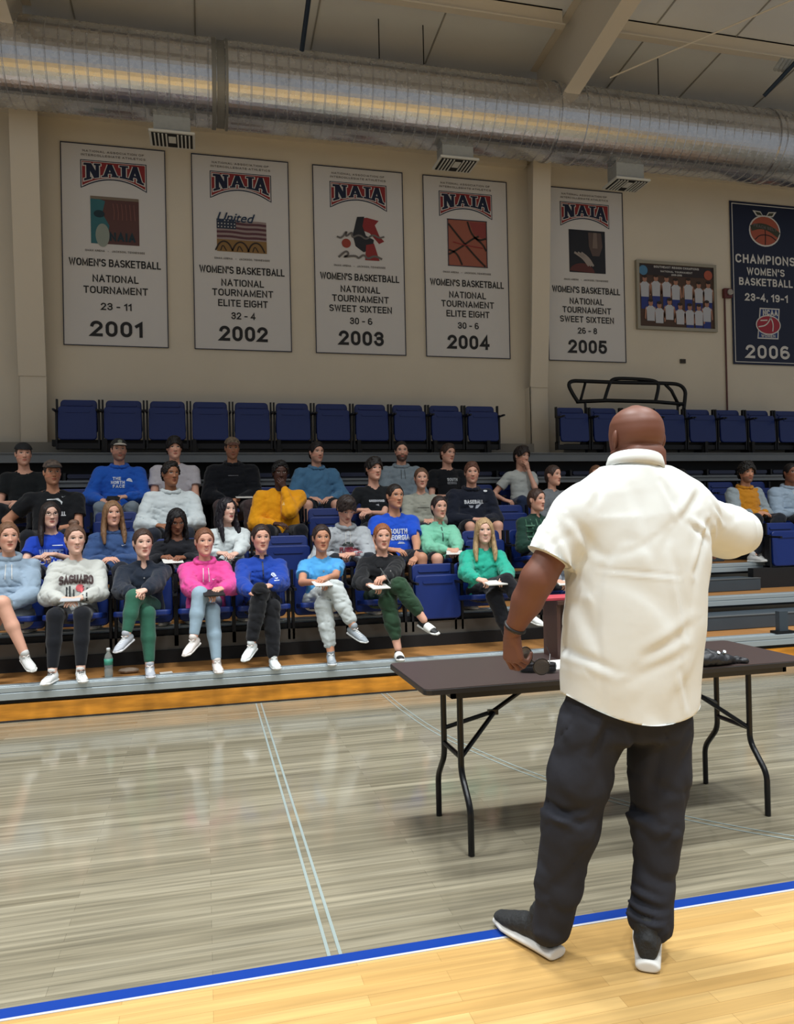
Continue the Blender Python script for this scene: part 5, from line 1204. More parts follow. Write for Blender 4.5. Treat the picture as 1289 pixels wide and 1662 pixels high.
    # ---- shoes
    if row <= 2 or d.get('shoes'):
        sh = d.get('shoes', ('sneaker', 'd6d6d2', 'e4e4e0'))
        for s in (-1, 1):
            a, kn, an, td, hang = Lg[s]; xa = nrm(td); shin = nrm(kn - an)
            up = np.array([0, 0, 1.]) if not hang else nrm(shin * .8 + np.array([0, 0, .6])); up = nrm(up - xa * (up @ xa)); ya = np.cross(up, xa); R = np.stack([xa, ya, up], 1); T = an - up * .085 * 1.0 + xa * .005; ss = 1.0 if male else .93
            if not hang: T[2] = deck + .003
            shoe = bpy.data.objects.new('shoe', None); shoe.empty_display_size = .05; link(shoe, root)
            if sh[0] == 'slide':
                a_, b_, c_ = slide_meshes(); lst = (('sock', a_, '17181a'), ('sole', b_, 'dcdcd8'), ('strap', c_, 'e2e2de'))
            else: lst = (('upper', SHOE[0], sh[1]), ('sole', SHOE[1], sh[2]))
            for nm, mm, c in lst: V, Q = xf(mm, R, T, ss); put(nm, V, Q, mat('shoe_' + nm, c, .6, bump=.15, bscale=50), root).parent = shoe
            if sh[0] != 'slide':
                mb = MB(); mb.v = [tuple(np.array(v) * ss @ R.T + T - rl_) for v in SHOE[2].v]; mb.f = list(SHOE[2].f); mb.obj('laces', mat('laces', sh[3] if len(sh) > 3 else 'e8e8e4', .8), shoe, smooth=True)
    # ---- hair and headwear
    hk, hcol = d['hair']
    if hk != 'none':
        V, Q = hair_mesh('under' if d.get('cap') else hk); V, Q = xf((V, Q), RH, hc, sc); put('hair', V, Q, hair_mat(hcol), root)
    if d.get('cap'):
        cp = d['cap']; bk = cp.get('back', False)
        if bk not in CAPS: CAPS[bk] = cap_meshes(bk)
        for nm, mm, c in (('cap_crown', CAPS[bk][0], cp['c']), ('cap_brim', CAPS[bk][1], cp.get('b', cp['c']))):
            V, Q = xf(mm, RH, hc, sc); mcap = mat('cap_cloth', c, .8, bump=.2, bscale=80, vary=cp.get('camo', .03), vscale=38); ob = put('cap' if nm == 'cap_crown' else 'brim', V, Q, mcap, root)
            if nm == 'cap_crown': cpo = ob
            else: ob.parent = cpo
        if cp.get('patch') and not bk:
            pm = MB().prism(circ(0, 0, .024, .018, 16), -.004, .0); V = (np.array(pm.v) + [0, -.098, .092]) ; V = V * sc @ RH.T + hc
            mesh_obj('cap_badge', V - rl_, pm.f, mat('cap_badge', cp['patch'], .6), cpo)
    if d.get('glasses'):
        mb = MB()
        for s in (-1, 1): mb.tube([(s * .031 + .022 * math.cos(a), -.100, .013 + .016 * math.sin(a)) for a in np.linspace(0, 2 * math.pi, 17)], .0018, 6).tube([(s * .053, -.098, .016), (s * .076, -.03, .014), (s * .077, .015, .010)], .0018, 6)
        mb.tube([(-.009, -.102, .015), (.009, -.102, .015)], .0018, 6); mb.v = [tuple(np.array(v) * sc @ RH.T + hc - rl_) for v in mb.v]; mb.obj('glasses', mat('spectacle_frame', '1a1614', .3), root, smooth=True)
    if d.get('necklace'):
        print_poly(shirt, root, [circ(0, 0, .007, n=10)], (cc[0], cc[1], cc[2] - .09), tyaw, mat('silver', 'c8c8c8', .3, .8), 'pendant')
    d['_'] = dict(root=root, W=W, X=X, hy=hy, deck=deck, hipz=hipz, hc=hc, Lg=Lg, row=row)
    if not d.get('nochair'):
        rchair(row, X, 'down', 'blue chair under the ' + d['who'])
    return d['_']
# ------------------------------------------------------------------ the seated audience
FAIR, PALE, TAN, OLIVE, BROWN, DARK = 'd9a58e', 'e0b4a0', 'c48d70', 'b98566', '8a5a43', '4a2f26'
SN = ('sneaker', 'c9c9c6', 'e6e6e2'); SNG = ('sneaker', 'a7abb2', 'dcdce0'); BLK = ('sneaker', '1d1d20', 'b8b8b8')
def arcwarp(k):
    def f(V): V = V.copy(); V[:, 2] -= k * V[:, 0] ** 2; return V
    return f
def tree_poly(x, z, s): return [(x - .006 * s, z - .05 * s), (x + .006 * s, z - .05 * s), (x + .006 * s, z + .05 * s), (x - .006 * s, z + .05 * s)]
cactus = [tree_poly(-.075, -.005, 1.), tree_poly(-.05, .0, 1.1), tree_poly(-.02, -.015, .8), tree_poly(.055, .0, 1.), tree_poly(.085, -.01, .9), [(-.09, -.06), (.10, -.06), (.10, -.052), (-.09, -.052)], [(-.01, -.045), (.01, -.03), (.035, -.045), (.03, -.055), (-.01, -.055)]]
swoosh = [[(-.02, 0), (-.012, -.008), (.022, .012), (-.008, -.001), (-.015, .008)]]
PEOPLE = [
 # ---- first row
 dict(row=1, px=13, py=872, skin=FAIR, hair=('back', '6a4a34'), top=('hoodie', '8fa2b4'), bottom=('shorts', '8a8f90'), legs='crossR', shoes=SN, who='leftmost front row woman in a grey blue hoodie', label='person in grey blue hoodie and shorts with legs crossed, leftmost in front row', feet={1: (40, 1062, .07)}),
 dict(row=1, px=122, py=876, skin=PALE, hair=('bun', '5a4132'), top=('sweat', 'bfc1bb'), bottom=('legging', '15171d'), legs='flat', shoes=('sneaker', 'dfdfdc', 'eeeeea', '222222'), smile=.3, 
      prints=[dict(t='SAGUARO', w=.27, h=.075, z=-.125, c='4a3a3a', warp=arcwarp(.7)), dict(p=[[(x, z - .0) for x, z in q] for q in cactus], z=-.235, c='2c3032'), dict(p=[circ(.028, .035, .032, n=18)], z=-.235, c='d4646a')],
      arms=dict(l=('px', 100, 972, .20), r=('px', 133, 970, .20), pose={-1: 'relaxed', 1: 'relaxed'}), feet={-1: (85, 1092, .08), 1: (131, 1088, .08)}, who='woman in the grey SAGUARO sweatshirt', label='person with a top bun in grey SAGUARO sweatshirt, black leggings and white shoes'),
 dict(row=1, px=232, py=882, skin=PALE, hair=('flat', '3c2a22'), top=('sweat', '1c2431'), bottom=('legging', '2f5f4c'), legs='crossL', shoes=SNG, collar='1c2431', necklace=1, vneck=1, prints=[],
      arms=dict(l=('px', 214, 960, .12), r=('px', 236, 958, .10), pose={-1: 'curl', 1: 'curl'}), feet={-1: (205, 1030, .02), 1: (243, 1082, .08)}, who='woman in the navy top and green leggings', label='person in navy pullover and dark green leggings with clasped hands and crossed legs'),
 dict(row=1, px=332, py=880, skin=FAIR, hair=('back', '6e4630'), top=('hoodie', 'd94a92'), bottom=('legging', '93a9b8'), legs='crossL', shoes=('sneaker', 'd8cfc9', 'e8e2dc'), smile=.8,
      prints=[dict(p=swoosh, x=.07, z=-.12, c='f0d8e4')], arms=dict(l=('px', 330, 962, .12), r=('px', 362, 955, .14)), feet={-1: (314, 1036, .02), 1: (352, 1078, .08)}, who='woman in the pink hoodie', label='smiling person in bright pink hoodie and light blue leggings with legs crossed'),
 dict(row=1, px=424, py=874, skin=FAIR, hair=('flat', '2a1d19'), top=('sweat', '1b3f9a'), bottom=('pants', '141519'), legs='crossL', shoes=('sneaker', 'dde2e2', 'e9ecec'), collar='141d3c', zip='101830', 
      prints=[dict(p=[circ(0, 0, .018, .022, 12), [(-.024, -.034), (.024, -.034), (.024, -.027), (-.024, -.027)]], x=.085, z=-.12, c='cfd6e6')], arms=dict(l=('px', 407, 962, .12), r=('px', 440, 950, .14)), feet={-1: (408, 1045, .04), 1: (444, 1072, .08)}, who='woman in the royal blue quarter-zip', label='person in royal blue quarter-zip with small white emblem and black trousers, legs crossed'),
 dict(row=1, px=522, py=874, skin=TAN, hair=('flat', '2c1f1b'), top=('fit', '4e9fd8'), bottom=('jogger', 'b9c0bf'), legs='crossR', shoes=('sneaker', '8d959b', 'dfe2e2'), necklace=1, 
      arms=dict(l=('px', 512, 945, .12), r=('px', 530, 938, .12)), feet={1: (574, 1018, .0), -1: (537, 1058, .08)}, hem=.80, who='woman in the light blue T-shirt', label='person in light blue T-shirt and pale grey sweatpants with legs crossed'),
 dict(row=1, px=621, py=872, skin=FAIR, hair=('flat', '8a5434'), top=('knit', '17181b'), bottom=('jogger', '27402c'), legs='crossR', shoes=('slide',), necklace=1, 
      arms=dict(l=('px', 600, 950, .14), r=('px', 624, 938, .12), pose={1: 'pen'}), feet={1: (688, 1006, .0), -1: (646, 1052, .08)}, hem=.72, who='woman in the black sweater', label='person in black sweater and dark green joggers with white slides, writing with a pen'),
 dict(row=1, px=786, py=862, skin=PALE, hair=('long', 'a98c66'), top=('sweat', '2aa58c'), bottom=('pants', '15161b'), legs='crossR', shoes=SN, smile=.1,
      arms=dict(l=('px', 775, 940, .14), r=('px', 822, 938, .12)), feet={1: (858, 992, -.05), -1: (835, 1050, .08)}, who='woman in the teal sweatshirt', label='person with long straight blond hair in teal sweatshirt and black trousers'),
 dict(row=1, px=925, py=865, skin=FAIR, hair=('back', '3c2a22'), top=('sweat', '7b8088'), bottom=('pants', '1a1c22'), legs='flat', shoes=SN, arms=dict(l=('px', 905, 944, .14), r=('px', 930, 942, .14)), feet={-1: (893, 1052, .08)}, who='front row person hidden behind the speaker', label='person in dark trousers mostly hidden behind the standing speaker in the front row'),
 # ---- second row
 dict(row=2, px=82, py=836, skin=PALE, hair=('side', '251b19'), top=('tee', '1a3fae'), bottom=('pants', '15161b'), glasses=1, lip='b8605c', arms=dict(l=('px', 62, 905, .22), r=('px', 88, 900, .22)), 
      prints=[dict(t='WHITE', w=.21, h=.085, z=-.16, c='7f9ad8'), dict(t='OUT', w=.20, h=.04, z=-.235, c='d0d8ea'), dict(p=[quad(.0, .09, 0, .008)], z=-.085, x=.01, c='d0d8ea')], who='woman in glasses and the royal blue T-shirt', label='person in glasses with long dark hair and royal blue T-shirt with pale lettering'),
 dict(row=2, px=183, py=834, skin=FAIR, hair=('long', '7b5c40'), top=('hoodie', '37507c'), bottom=('pants', '20232c'), smile=1.0, nocord=1, prints=[dict(p=swoosh, x=.09, z=-.10, c='d8dce6')], who='smiling woman in the slate blue hoodie', label='smiling person with long light brown hair in slate blue hoodie'),
 dict(row=2, px=287, py=846, skin=BROWN, hair=('wavy', '0f0c0f'), top=('sweat', '15161c'), bottom=('pants', '22262d'), pitch=.42, arms=dict(l=('px', 262, 905, .15), r=('px', 300, 905, .12)), lean=.06, who='woman with long black hair looking down', label='person with very long wavy black hair in black top, looking down'),
 dict(row=2, px=368, py=828, skin=PALE, hair=('wavy', '17121a'), top=('sweat', 'cdd4d4'), bottom=('pants', '22262d'), yaw=.5, arms=dict(l=('px', 355, 898, .15), r=('px', 385, 898, .12)), lip='b4484e', who='woman in the white sweater', label='person with long black wavy hair in white sweater, looking to the right'),
 dict(row=2, px=562, py=826, sex='m', skin=FAIR, hair=('messy', '2c221f'), top=('hoodie', 'a9aeb2'), bottom=('pants', '22262d'), pitch=.6, yaw=.15, lean=.12, dx=-.0, hoodc='8f9498', arms=dict(l=('px', 545, 902, .15), r=('px', 575, 900, .12)), beard=0,
      prints=[dict(t='FLORIDA', w=.17, h=.05, z=-.20, c='8f3a46'), dict(t='BASEBALL', w=.12, h=.022, z=-.24, c='8f3a46'), dict(p=[circ(0, 0, .065, .05, 14, 0, math.pi)], z=-.17, c='45524e')], who='boy in the light grey printed hoodie', label='person with dark fringe in light grey hoodie with a maroon print, head bowed'),
 dict(row=2, px=641, py=806, sex='m', skin=TAN, hair=('crew', '1f1815'), top=('tee', '1d4fc4'), bottom=('shorts', '1a1c22'), w=1.18, yaw=.25, arms=dict(l=('knee',), r=('px', 676, 905, .15)), prints=[dict(t='SOUTH', w=.20, h=.055, z=-.15, x=.0, c='cfd8ea'), dict(t='GEORGIA', w=.24, h=.055, z=-.215, x=.0, c='cfd8ea'), dict(p=[[(-.04, 0), (.05, .0), (.03, .018), (-.02, .022)]], z=-.28, x=.02, c='a9b4d0')], who='man in the bright blue T-shirt', label='person with short dark hair in bright blue SOUTH GEORGIA T-shirt'),
 dict(row=2, px=713, py=824, skin=FAIR, hair=('back', '2c211f'), top=('sweat', '7cc4a6'), bottom=('shorts', '15161b'), collar='7cc4a6', zip='2a4a42', yaw=.1, spread=.15, arms=dict(l=('px', 725, 892, .16), r=('px', 742, 892, .12)), who='woman in the mint jacket', label='person in mint green half-zip jacket and black shorts holding a white paper'),
 dict(row=2, px=871, py=812, skin=FAIR, hair=('flat', '3c2a22'), top=('knit', '1d3a30'), bottom=('pants', '1a1c22'), yaw=.45, collar='1d3a30', prints=[dict(p=[quad(-.16 + k * .055, -.15 + k * .055, -.38, .02) for k in range(6)] + [quad(-.17, .17, -.36 + k * .06, -.345 + k * .06) for k in range(6)], z=-.02, c='2f6148')], who='woman in green plaid', label='person in dark green plaid shirt just left of the standing speaker'),
 # ---- third row
 dict(row=3, px=85, py=768, sex='m', skin=TAN, hair=('short', '2a201c'), top=('tee', '131519'), bottom=('pants', '1a1c22'), w=1.28, yaw=.35, beard=.25, cap=dict(c='4c4038', camo=.6, b='221d1b'), arms=dict(l=('side',), r=('lap',)), prints=[dict(p=[[(-.06, .03), (.05, .04), (.09, .0), (.08, -.03), (.07, -.0), (.03, .025), (-.06, .02)], quad(.06, .07, -.14, -.10), quad(.08, .09, -.14, -.10), quad(.10, .11, -.14, -.10), quad(.06, .12, -.145, -.135)], z=-.09, x=.0, c='c9cdd0'), dict(p=swoosh, x=.10, z=-.035, c='8f9498')], who='man in camouflage cap and black T-shirt', label='person in camouflage patterned cap and black T-shirt with white print, third row left'),
 dict(row=3, px=277, py=770, sex='m', skin='9c6a4e', hair=('curly', '17110f'), top=('hoodie', 'cdd6d8'), bottom=('pants', '2a2e38'), w=1.22, yaw=.45, nocord=1, arms=dict(l=('knee',), r=('knee',)), who='man in the white hoodie', label='person with short curly black hair in white hoodie'),
 dict(row=3, px=455, py=768, sex='m', skin=DARK, hair=('curly', '0d0b0c'), top=('sweat', 'e39a14'), bottom=('pants', '101218'), w=1.22, pitch=.1, arms=dict(l=('lap', .1), r=('chin',)), prints=[dict(p=[[(-.012, -.02), (.02, -.02), (.012, .02)]], z=-.13, x=.0, c='f0c070')], who='man in the orange sweatshirt', label='person in bright orange sweatshirt resting the chin on one hand'),
 dict(row=3, px=607, py=762, sex='m', skin=FAIR, hair=('messy', '1a1512'), top=('tee', '14171b'), bottom=('pants', '1a1c22'), vneck=1, w=1.0, yaw=.25, arms=dict(l=('px', 585, 828, .3), r=('px', 600, 832, .25)), prints=[dict(t='GREENWOOD', w=.18, h=.026, z=-.15, c='c9cdd4'), dict(p=[[(-.02, 0), (.02, .01), (.025, -.015)]], z=-.195, c='a9adb4')], who='man in the black V-neck', label='person with dark fringe in black V-neck T-shirt with a line of white lettering'),
 dict(row=3, px=684, py=777, skin=FAIR, hair=('back', '5c4434'), top=('sweat', '9b9c90'), bottom=('pants', '22262d'), prints=[dict(p=[quad(-.07, .07, 0, .008)], z=-.14, c='55564e')], who='woman in the grey green sweatshirt', label='person in muted grey green crewneck sweatshirt, hair tied back, third row'),
 dict(row=3, px=766, py=768, sex='m', skin=FAIR, hair=('short', '5a3a2c'), top=('hoodie', '171c2a'), bottom=('shorts', '15161b'), w=1.2, beard=.35, nocord=1, arms=dict(l=('lap', .08), r=('lap', .08)), prints=[dict(t='BASEBALL', w=.23, h=.045, z=-.13, c='cfd3d8'), dict(p=[[(-.07, .0), (-.01, -.005), (-.02, -.03), (-.05, -.03)], [(.02, .0), (.10, .02), (.04, -.035), (.01, -.04)]], z=-.17, c='aeb4c0'), dict(p=[circ(0, 0, .024, .013, 10)], x=.16, z=-.0, c='cfd3d8')], who='man in the printed navy hoodie', label='person with short brown hair in dark navy hoodie with white print'),
 dict(row=3, px=898, py=772, skin=FAIR, hair=('flat', '3a2a24'), top=('sweat', '6e7276'), bottom=('shorts', '8a6a5a'), yaw=.5, legs='crossL', who='woman in grey behind the plaid shirt', label='person in grey top with dark pulled-back hair, above the green plaid shirt'),
 dict(row=3, px=968, py=772, skin=FAIR, hair=('flat', '6a4a34'), top=('sweat', '7a5a5a'), bottom=('pants', '22262d'), who='person hidden left of the speaker head', label='person of whom only the top of the head shows over the speaker shoulder'),
 dict(row=3, px=1105, py=782, sex='m', skin=BROWN, hair=('afro', '0d0b0c'), top=('tee', '16181d'), bottom=('pants', '22262d'), who='person hidden right of the speaker head', label='person with black hair barely showing above the right shoulder of the speaker'),
 dict(row=3, px=1212, py=768, sex='m', skin=TAN, hair=('afro', '17120f'), top=('hoodie', 'c0801f'), bottom=('pants', '1c2028'), yaw=-.15, beard=.6, w=1.05, nocord=1, hoodc='c0801f', glasses=0, arms=dict(l=('lap', .05), r=('lap', .05)), shoes=SN, feet={1: (1222, 903, .08)}, sleeve='8f9aa0', who='man in the orange hoodie beyond the aisle', label='bearded person with bushy black hair in mustard orange hoodie with grey sleeves beyond the aisle'),
 dict(row=3, px=1284, py=768, sex='m', skin='8a5a43', hair=('crew', '17110f'), top=('hoodie', '94a6b8'), bottom=('pants', '1c2028'), yaw=-.1, w=1.2, arms=dict(l=('lap', .1), r=('lap', .1)), shoes=BLK, who='man in the pale blue grey hoodie', label='person with short dark hair in pale blue grey hoodie at the right edge'),
 # ---- fourth row
 dict(row=4, px=38, py=738, sex='m', skin=FAIR, hair=('short', '3c2c24'), top=('tee', '15191c'), bottom=('pants', '1a1c22'), cap=dict(c='17181c', back=True), beard=.2, who='man in the backwards black cap', label='person in black backwards cap and dark T-shirt at the far left'),
 dict(row=4, px=193, py=731, sex='m', skin=FAIR, hair=('short', '3c2c24'), top=('hoodie', '2058b8'), bottom=('pants', '77828c'), w=1.18, beard=.55, nocord=1, cap=dict(c='1c1e20', b='b4ada2', patch='6f7468'), arms=dict(l=('px', 165, 812, .25), r=('px', 205, 806, .25)), prints=[dict(t='THE', w=.09, h=.036, z=-.12, x=-.03, c='dfe6f0'), dict(t='NORTH', w=.15, h=.036, z=-.165, x=-.02, c='dfe6f0'), dict(t='FACE', w=.13, h=.036, z=-.21, x=-.01, c='dfe6f0'), dict(p=[circ(.055, .0, .035, .045, 10, 0, math.pi)], z=-.16, x=.05, c='dfe6f0')], who='man in trucker cap and bright blue hoodie', label='bearded person in trucker cap and bright blue hoodie with white lettering'),
 dict(row=4, px=283, py=728, sex='m', skin=FAIR, hair=('bangs', '120e0e'), top=('tee', 'b9b6bd'), bottom=('pants', '22262d'), w=1.2, who='man in the pale T-shirt', label='person with black hair in pale grey white T-shirt behind the white hoodie'),
 dict(row=4, px=377, py=728, sex='m', skin=TAN, hair=('short', '3c2c24'), top=('hoodie', '0f1219'), bottom=('pants', '4a3c3c'), w=1.3, pitch=.15, nocord=1, beard=.3, cap=dict(c='6a5a4a', camo=.7, b='5a3a30'), arms=dict(l=('lap', .1), r=('lap', .06)), prints=[dict(p=[quad(-.06, .06, 0, .005)], z=-.12, c='7a7c84')], who='man in camouflage cap and black hoodie', label='person in brown camouflage cap and black hoodie, fourth row'),
 dict(row=4, px=514, py=735, sex='m', skin=FAIR, hair=('short', '1c1513'), top=('hoodie', '4b7699'), bottom=('shorts', '1c2028'), w=1.18, yaw=.3, nocord=1, beard=.3, arms=dict(l=('lap', .13), r=('lap', .15)), who='man in the steel blue hoodie', label='person with dark hair in steel blue hoodie and dark shorts, hands on thighs'),
 dict(row=4, px=652, py=733, sex='m', skin=FAIR, hair=('crew', '1c1614'), top=('hoodie', '7d8a93'), bottom=('pants', '22262d'), w=1.12, beard=.85, lightcord=False, who='bearded man in the grey hoodie', label='person with dark beard in plain grey hoodie in the fourth row'),
 dict(row=4, px=727, py=737, sex='m', skin=FAIR, hair=('short', '3c2a20'), top=('tee', '13151a'), bottom=('pants', '22262d'), yaw=.3, roll=.1, prints=[dict(t='SOUTH', w=.15, h=.04, z=-.12, x=.02, c='b8bcc0'), dict(t='GEORGIA', w=.14, h=.035, z=-.165, x=.015, c='7d8186')], who='young man in black T-shirt, fourth row', label='person with tousled brown hair in black SOUTH T-shirt, head tilted'),
 dict(row=4, px=847, py=741, sex='m', skin=FAIR, hair=('messy', '241b18'), top=('tee', 'b4b9b6'), bottom=('pants', '24304a'), yaw=.3, pitch=.1, w=1.0, arms=dict(l=('px', 820, 812, .35), r=('chin',)), who='man in the heather grey T-shirt', label='person in heather grey T-shirt holding a hand over the mouth'),
]
import time as _t; _t0 = _t.time()
for d in PEOPLE: seated(d)
print('people built in', round(_t.time() - _t0, 1))
D = {d['px']: d['_'] for d in PEOPLE}
def between(pxk, dz=.035, dy=-.03):
    w = D[pxk]['W']; a = (w[-1][2] + w[1][2]) / 2; return Vector((float(a[0]), float(a[1]) + dy, float(a[2]) + dz))
def lap(pxk, dx=0, dy=-.30, dz=.12):
    q = D[pxk]; return Vector((float(q['X']) + dx, float(q['hy']) + dy, float(q['hipz']) + dz))
sheet('phone', between(122, -.01, -.07), .15, .075, 0, 'phone held flat in both hands by the person in the SAGUARO sweatshirt', 'phone', mat('pale_phone', 'b9bcc0', .3), .009, rx=.25)
sheet('notebook', between(332, -.02, -.07), .17, .13, .2, 'black notebook on the lap of the person in pink', 'notebook', mat('black_cover', '17181b', .5), .014, rx=.3)
sheet('phone', between(424, -.02, -.07), .14, .07, .5, 'dark phone held by the person in the royal blue quarter-zip', 'phone', mat('dark_phone', '1b1c20', .3), .009, rx=.3)
sheet('notebook', between(522, -.03, -.07), .16, .11, .2, 'open white notebook on the lap of the person in the light blue T-shirt', 'notebook', m_paper, .010, rx=.3)
sheet('notebook', between(621, -.045, -.07), .17, .12, .25, 'white notebook under the pen of the person in the black sweater', 'notebook', m_paper, .010, rx=.25)
pp = D[621]['W'][1][2] + np.array([-.0, -.09, .0]); o = MB().tube([Vector((.03, 0, -.05)), Vector((-.06, -.0, .09))], .0045, 8).obj('pen', m_alu2, None, loc=tuple(pp)); tag(o, 'slim grey pen in the hand of the person in the black sweater', 'pen')
sheet('notebook', between(786, -.04, -.07), .20, .13, .15, 'white notebook on the raised knee of the person in teal', 'notebook', m_paper, .012, rx=.2)
sheet('notebook', between(925, -.03, -.07), .22, .15, -.2, 'white notebook of the hidden person between the speaker arm and shirt', 'notebook', m_paper, .010, rx=.2)
sheet('paper_slip', between(287, -.03, -.08), .18, .12, .2, 'white paper in the hands of the person with long wavy black hair', 'paper', m_paper, .005, rx=.3)
sheet('paper_slip', between(713, -.03, -.08), .16, .10, -.3, 'white paper in the hands of the person in mint green', 'paper', m_paper, .005, rx=.35)
sheet('phone', between(193, -.0, -.06), .15, .075, -.2, 'dark phone held by the person in the bright blue hoodie', 'phone', mat('dark_phone', '1b1c20', .3), .009, rx=.6)
sheet('paper_slip', lap(377, .12, -.33, .14), .20, .10, .1, 'white paper on the lap of the person in camouflage cap and black hoodie', 'paper', m_paper, .005, rx=.2)

# ------------------------------------------------------------------ the standing speaker, seen from behind
MY = 2.42
def A(px, py, y=MY): return np.array(atY(px, py, y))
root = empty('person', (float(A(1010, 1130)[0]), MY, 0), 'bald person seen from behind in a pale short-sleeved shirt, standing before the table', 'person')
rl_ = np.array(root.location); SKM = '6e4637'
sm = skin_material(0, SKM, '2a1a14')
hc = A(1033, 716, MY + .04); hip = A(1012, 1150); neckb = A(1032, 768, MY)
SL, SR = A(935, 826), A(1118, 826, MY + .02); EL = A(873, 940, MY + .0); WL = A(831, 1028, MY + .10); ER = A(1196, 858, MY + .17); WR = A(1120, 830, MY + .36)
def leg(h_, k_, a_): return [A(*h_), A(*k_), A(*a_)]
LL = [A(957, 1170, MY), A(931, 1330, MY + .02), A(893, 1520, MY + .09)]; LR = [A(1071, 1170, MY), A(1068, 1335, MY - .0), A(1056, 1522, MY - .03)]
bv = Vox(np.minimum.reduce([LL[2] - [.15, .15, .12], EL - .2, WL - .2]), np.maximum.reduce([hc, ER + .2, WR + .2]) + [.1, .1, .0], .011)
bv.spine([hip, hip * .6 + neckb * .4, hip * .25 + neckb * .75, neckb], (.17, .18, .19, .12), (.12, .14, .12, .07), (1, 0, 0), .03)
bv.cap(neckb - [0, 0, .03], hc + [0, 0, -.04], .076, .078, .03); bv.cap(hc + [-.045, -.065, -.045], hc + [.045, -.065, -.045], .026, .026, .03).cap(hc + [-.04, -.062, -.085], hc + [.04, -.062, -.085], .026, .026, .03)
for s, (S, E, Wr) in ((-1, (SL, EL, WL)), (1, (SR, ER, WR))):
    bv.cap(neckb - [0, 0, .05], S - [0, 0, .02], .05, .055, .04).cap(S - [0, 0, .02], E, .058, .056, .03).cap(E, E * .6 + Wr * .4, .057, .052, .02).cap(E * .6 + Wr * .4, Wr, .051, .030, .02)
for a, k, an in (LL, LR): bv.cap(a, k, .09, .06, .03).cap(k, an, .058, .028, .02)
body = bv.mesh(2)
hm = head_grid(90, 110, male=True); hv = hm[0].copy()
hv[:, 0] *= 1.20; hv[:, 2] *= 1.06; hv[:, 1] *= 1.04
back = hv[:, 1] > .03; zz = hv[:, 2]
for z0, am in ((-.018, .0045), (-.052, .006)): hv[:, 1] -= np.where(back, am * np.exp(-((zz - z0) / .0045) ** 2) * np.clip(hv[:, 1] / .09, 0, 1), 0)
hv[:, 1] += np.where(back, .005 * np.exp(-((zz + .035) / .012) ** 2), 0)
RH = rotm(math.pi + .0, .03, 0); headV = hv @ RH.T + hc
HL = make_hand(((.5, .6, .3), (.7, .8, .4), (.9, .9, .5), (1.0, 1.0, .5)), (.5, .8), h=.0032)
ax = nrm(np.array([.10, .10, -.9])); dn = nrm(np.array([-.85, -.5, .0])); dn = nrm(dn - ax * (dn @ ax)); ay = np.cross(dn, ax)
V, Q = HL; V = V.copy()
if ay @ np.array([.3, 1., 0]) < 0: V[:, 1] *= -1; Q = Q[:, ::-1]
hl = (V * 1.06 @ np.stack([ax, ay, dn], 1).T + WL, Q)
V, Q = HANDS['curl']; ax2 = nrm(WR - ER) * .6 + np.array([0, 0, .6]); ax2 = nrm(ax2); dn2 = nrm(np.array([0, 1., .2])); dn2 = nrm(dn2 - ax2 * (dn2 @ ax2)); hr = (V @ np.stack([ax2, np.cross(dn2, ax2), dn2], 1).T + WR, Q)
add_body(root, [body, (headV, hm[1]), hl, hr], sm, [None, hm[2], None, None])
# shirt
m_shirt = mat('pale_cotton_shirt', 'd9dbd7', .85, bump=.16, bscale=7, detail=3, spec=.2)
def vnormals(V, Q):
    n = np.cross(V[Q[:, 2]] - V[Q[:, 0]], V[Q[:, 3]] - V[Q[:, 1]]); N = np.zeros_like(V)
    for i in range(4): np.add.at(N, Q[:, i], n)
    return N / (np.linalg.norm(N, axis=1)[:, None] + 1e-12)
def creases(V, Q, lines):
    """press soft folds (a valley with a raised flank) into a garment along lines on its surface"""
    N = vnormals(V, Q); D = np.zeros(len(V))
    for (a, b_, r, amp) in lines:
        ab = b_ - a; t = np.clip(((V - a) @ ab) / (ab @ ab), 0, 1); w_ = V - (a + t[:, None] * ab); back_ = (N[:, 1] < .3)
        w2 = w_[:, [0, 2]]; side = np.sign(w2[:, 0] * ab[2] - w2[:, 1] * ab[0]); dist = np.linalg.norm(w2, axis=1); fade = np.sin(np.pi * np.clip(t * .9 + .05, 0, 1)) ** .6
        g_ = -np.exp(-(dist / r) ** 2) + .9 * np.exp(-((dist * side - 1.6 * r) / (1.1 * r)) ** 2); D += amp * g_ * fade * back_
    return V + N * D[:, None]
hem_c = A(1020, 1158)[2]
tv = Vox(np.array([A(850, 900)[0] - .12, MY - .35, hem_c - .05]), np.array([A(1240, 860)[0] + .1, MY + .5, A(1030, 730)[2] + .02]), .0085)
st = [((1022, 1185), .240, .175), ((1023, 1100), .246, .182), ((1030, 1000), .252, .186), ((1037, 900), .258, .180), ((1036, 835), .258, .155), ((1033, 800), .20, .125), ((1031, 757), .094, .092)]
tv.spine([A(*p) for p, _, _ in st], [a for _, a, _ in st], [b_ for _, _, b_ in st], (1, 0, 0), .03)
tv.cap(A(1000, 800), A(938, 838), .088, .090, .06).cap(A(1066, 800), A(1122, 836, MY + .02), .090, .098, .06).cap(A(1012, 778), A(960, 820), .060, .075, .05).cap(A(1052, 778), A(1110, 812), .060, .080, .05)
cuffL = SL * .30 + EL * .70; tv.cap(A(938, 842), SL * .0 + EL * 1.0, .090, .082, .025)
tv.cap(A(1118, 840, MY + .02), A(1180, 864, MY + .10), .096, .092, .03).cap(A(1180, 864, MY + .10), A(1204, 866, MY + .24), .092, .082, .03)
tv.noise(.004, .30, 9, (1.2, 1, .7)); tv.ridge(.0035, .55, 21, (1.3, 1, .6))
tv.cap(neckb, A(1031, 715, MY), .074, .078, 0, op='s').cut(A(1032, 756, MY), (0, 0, 1))
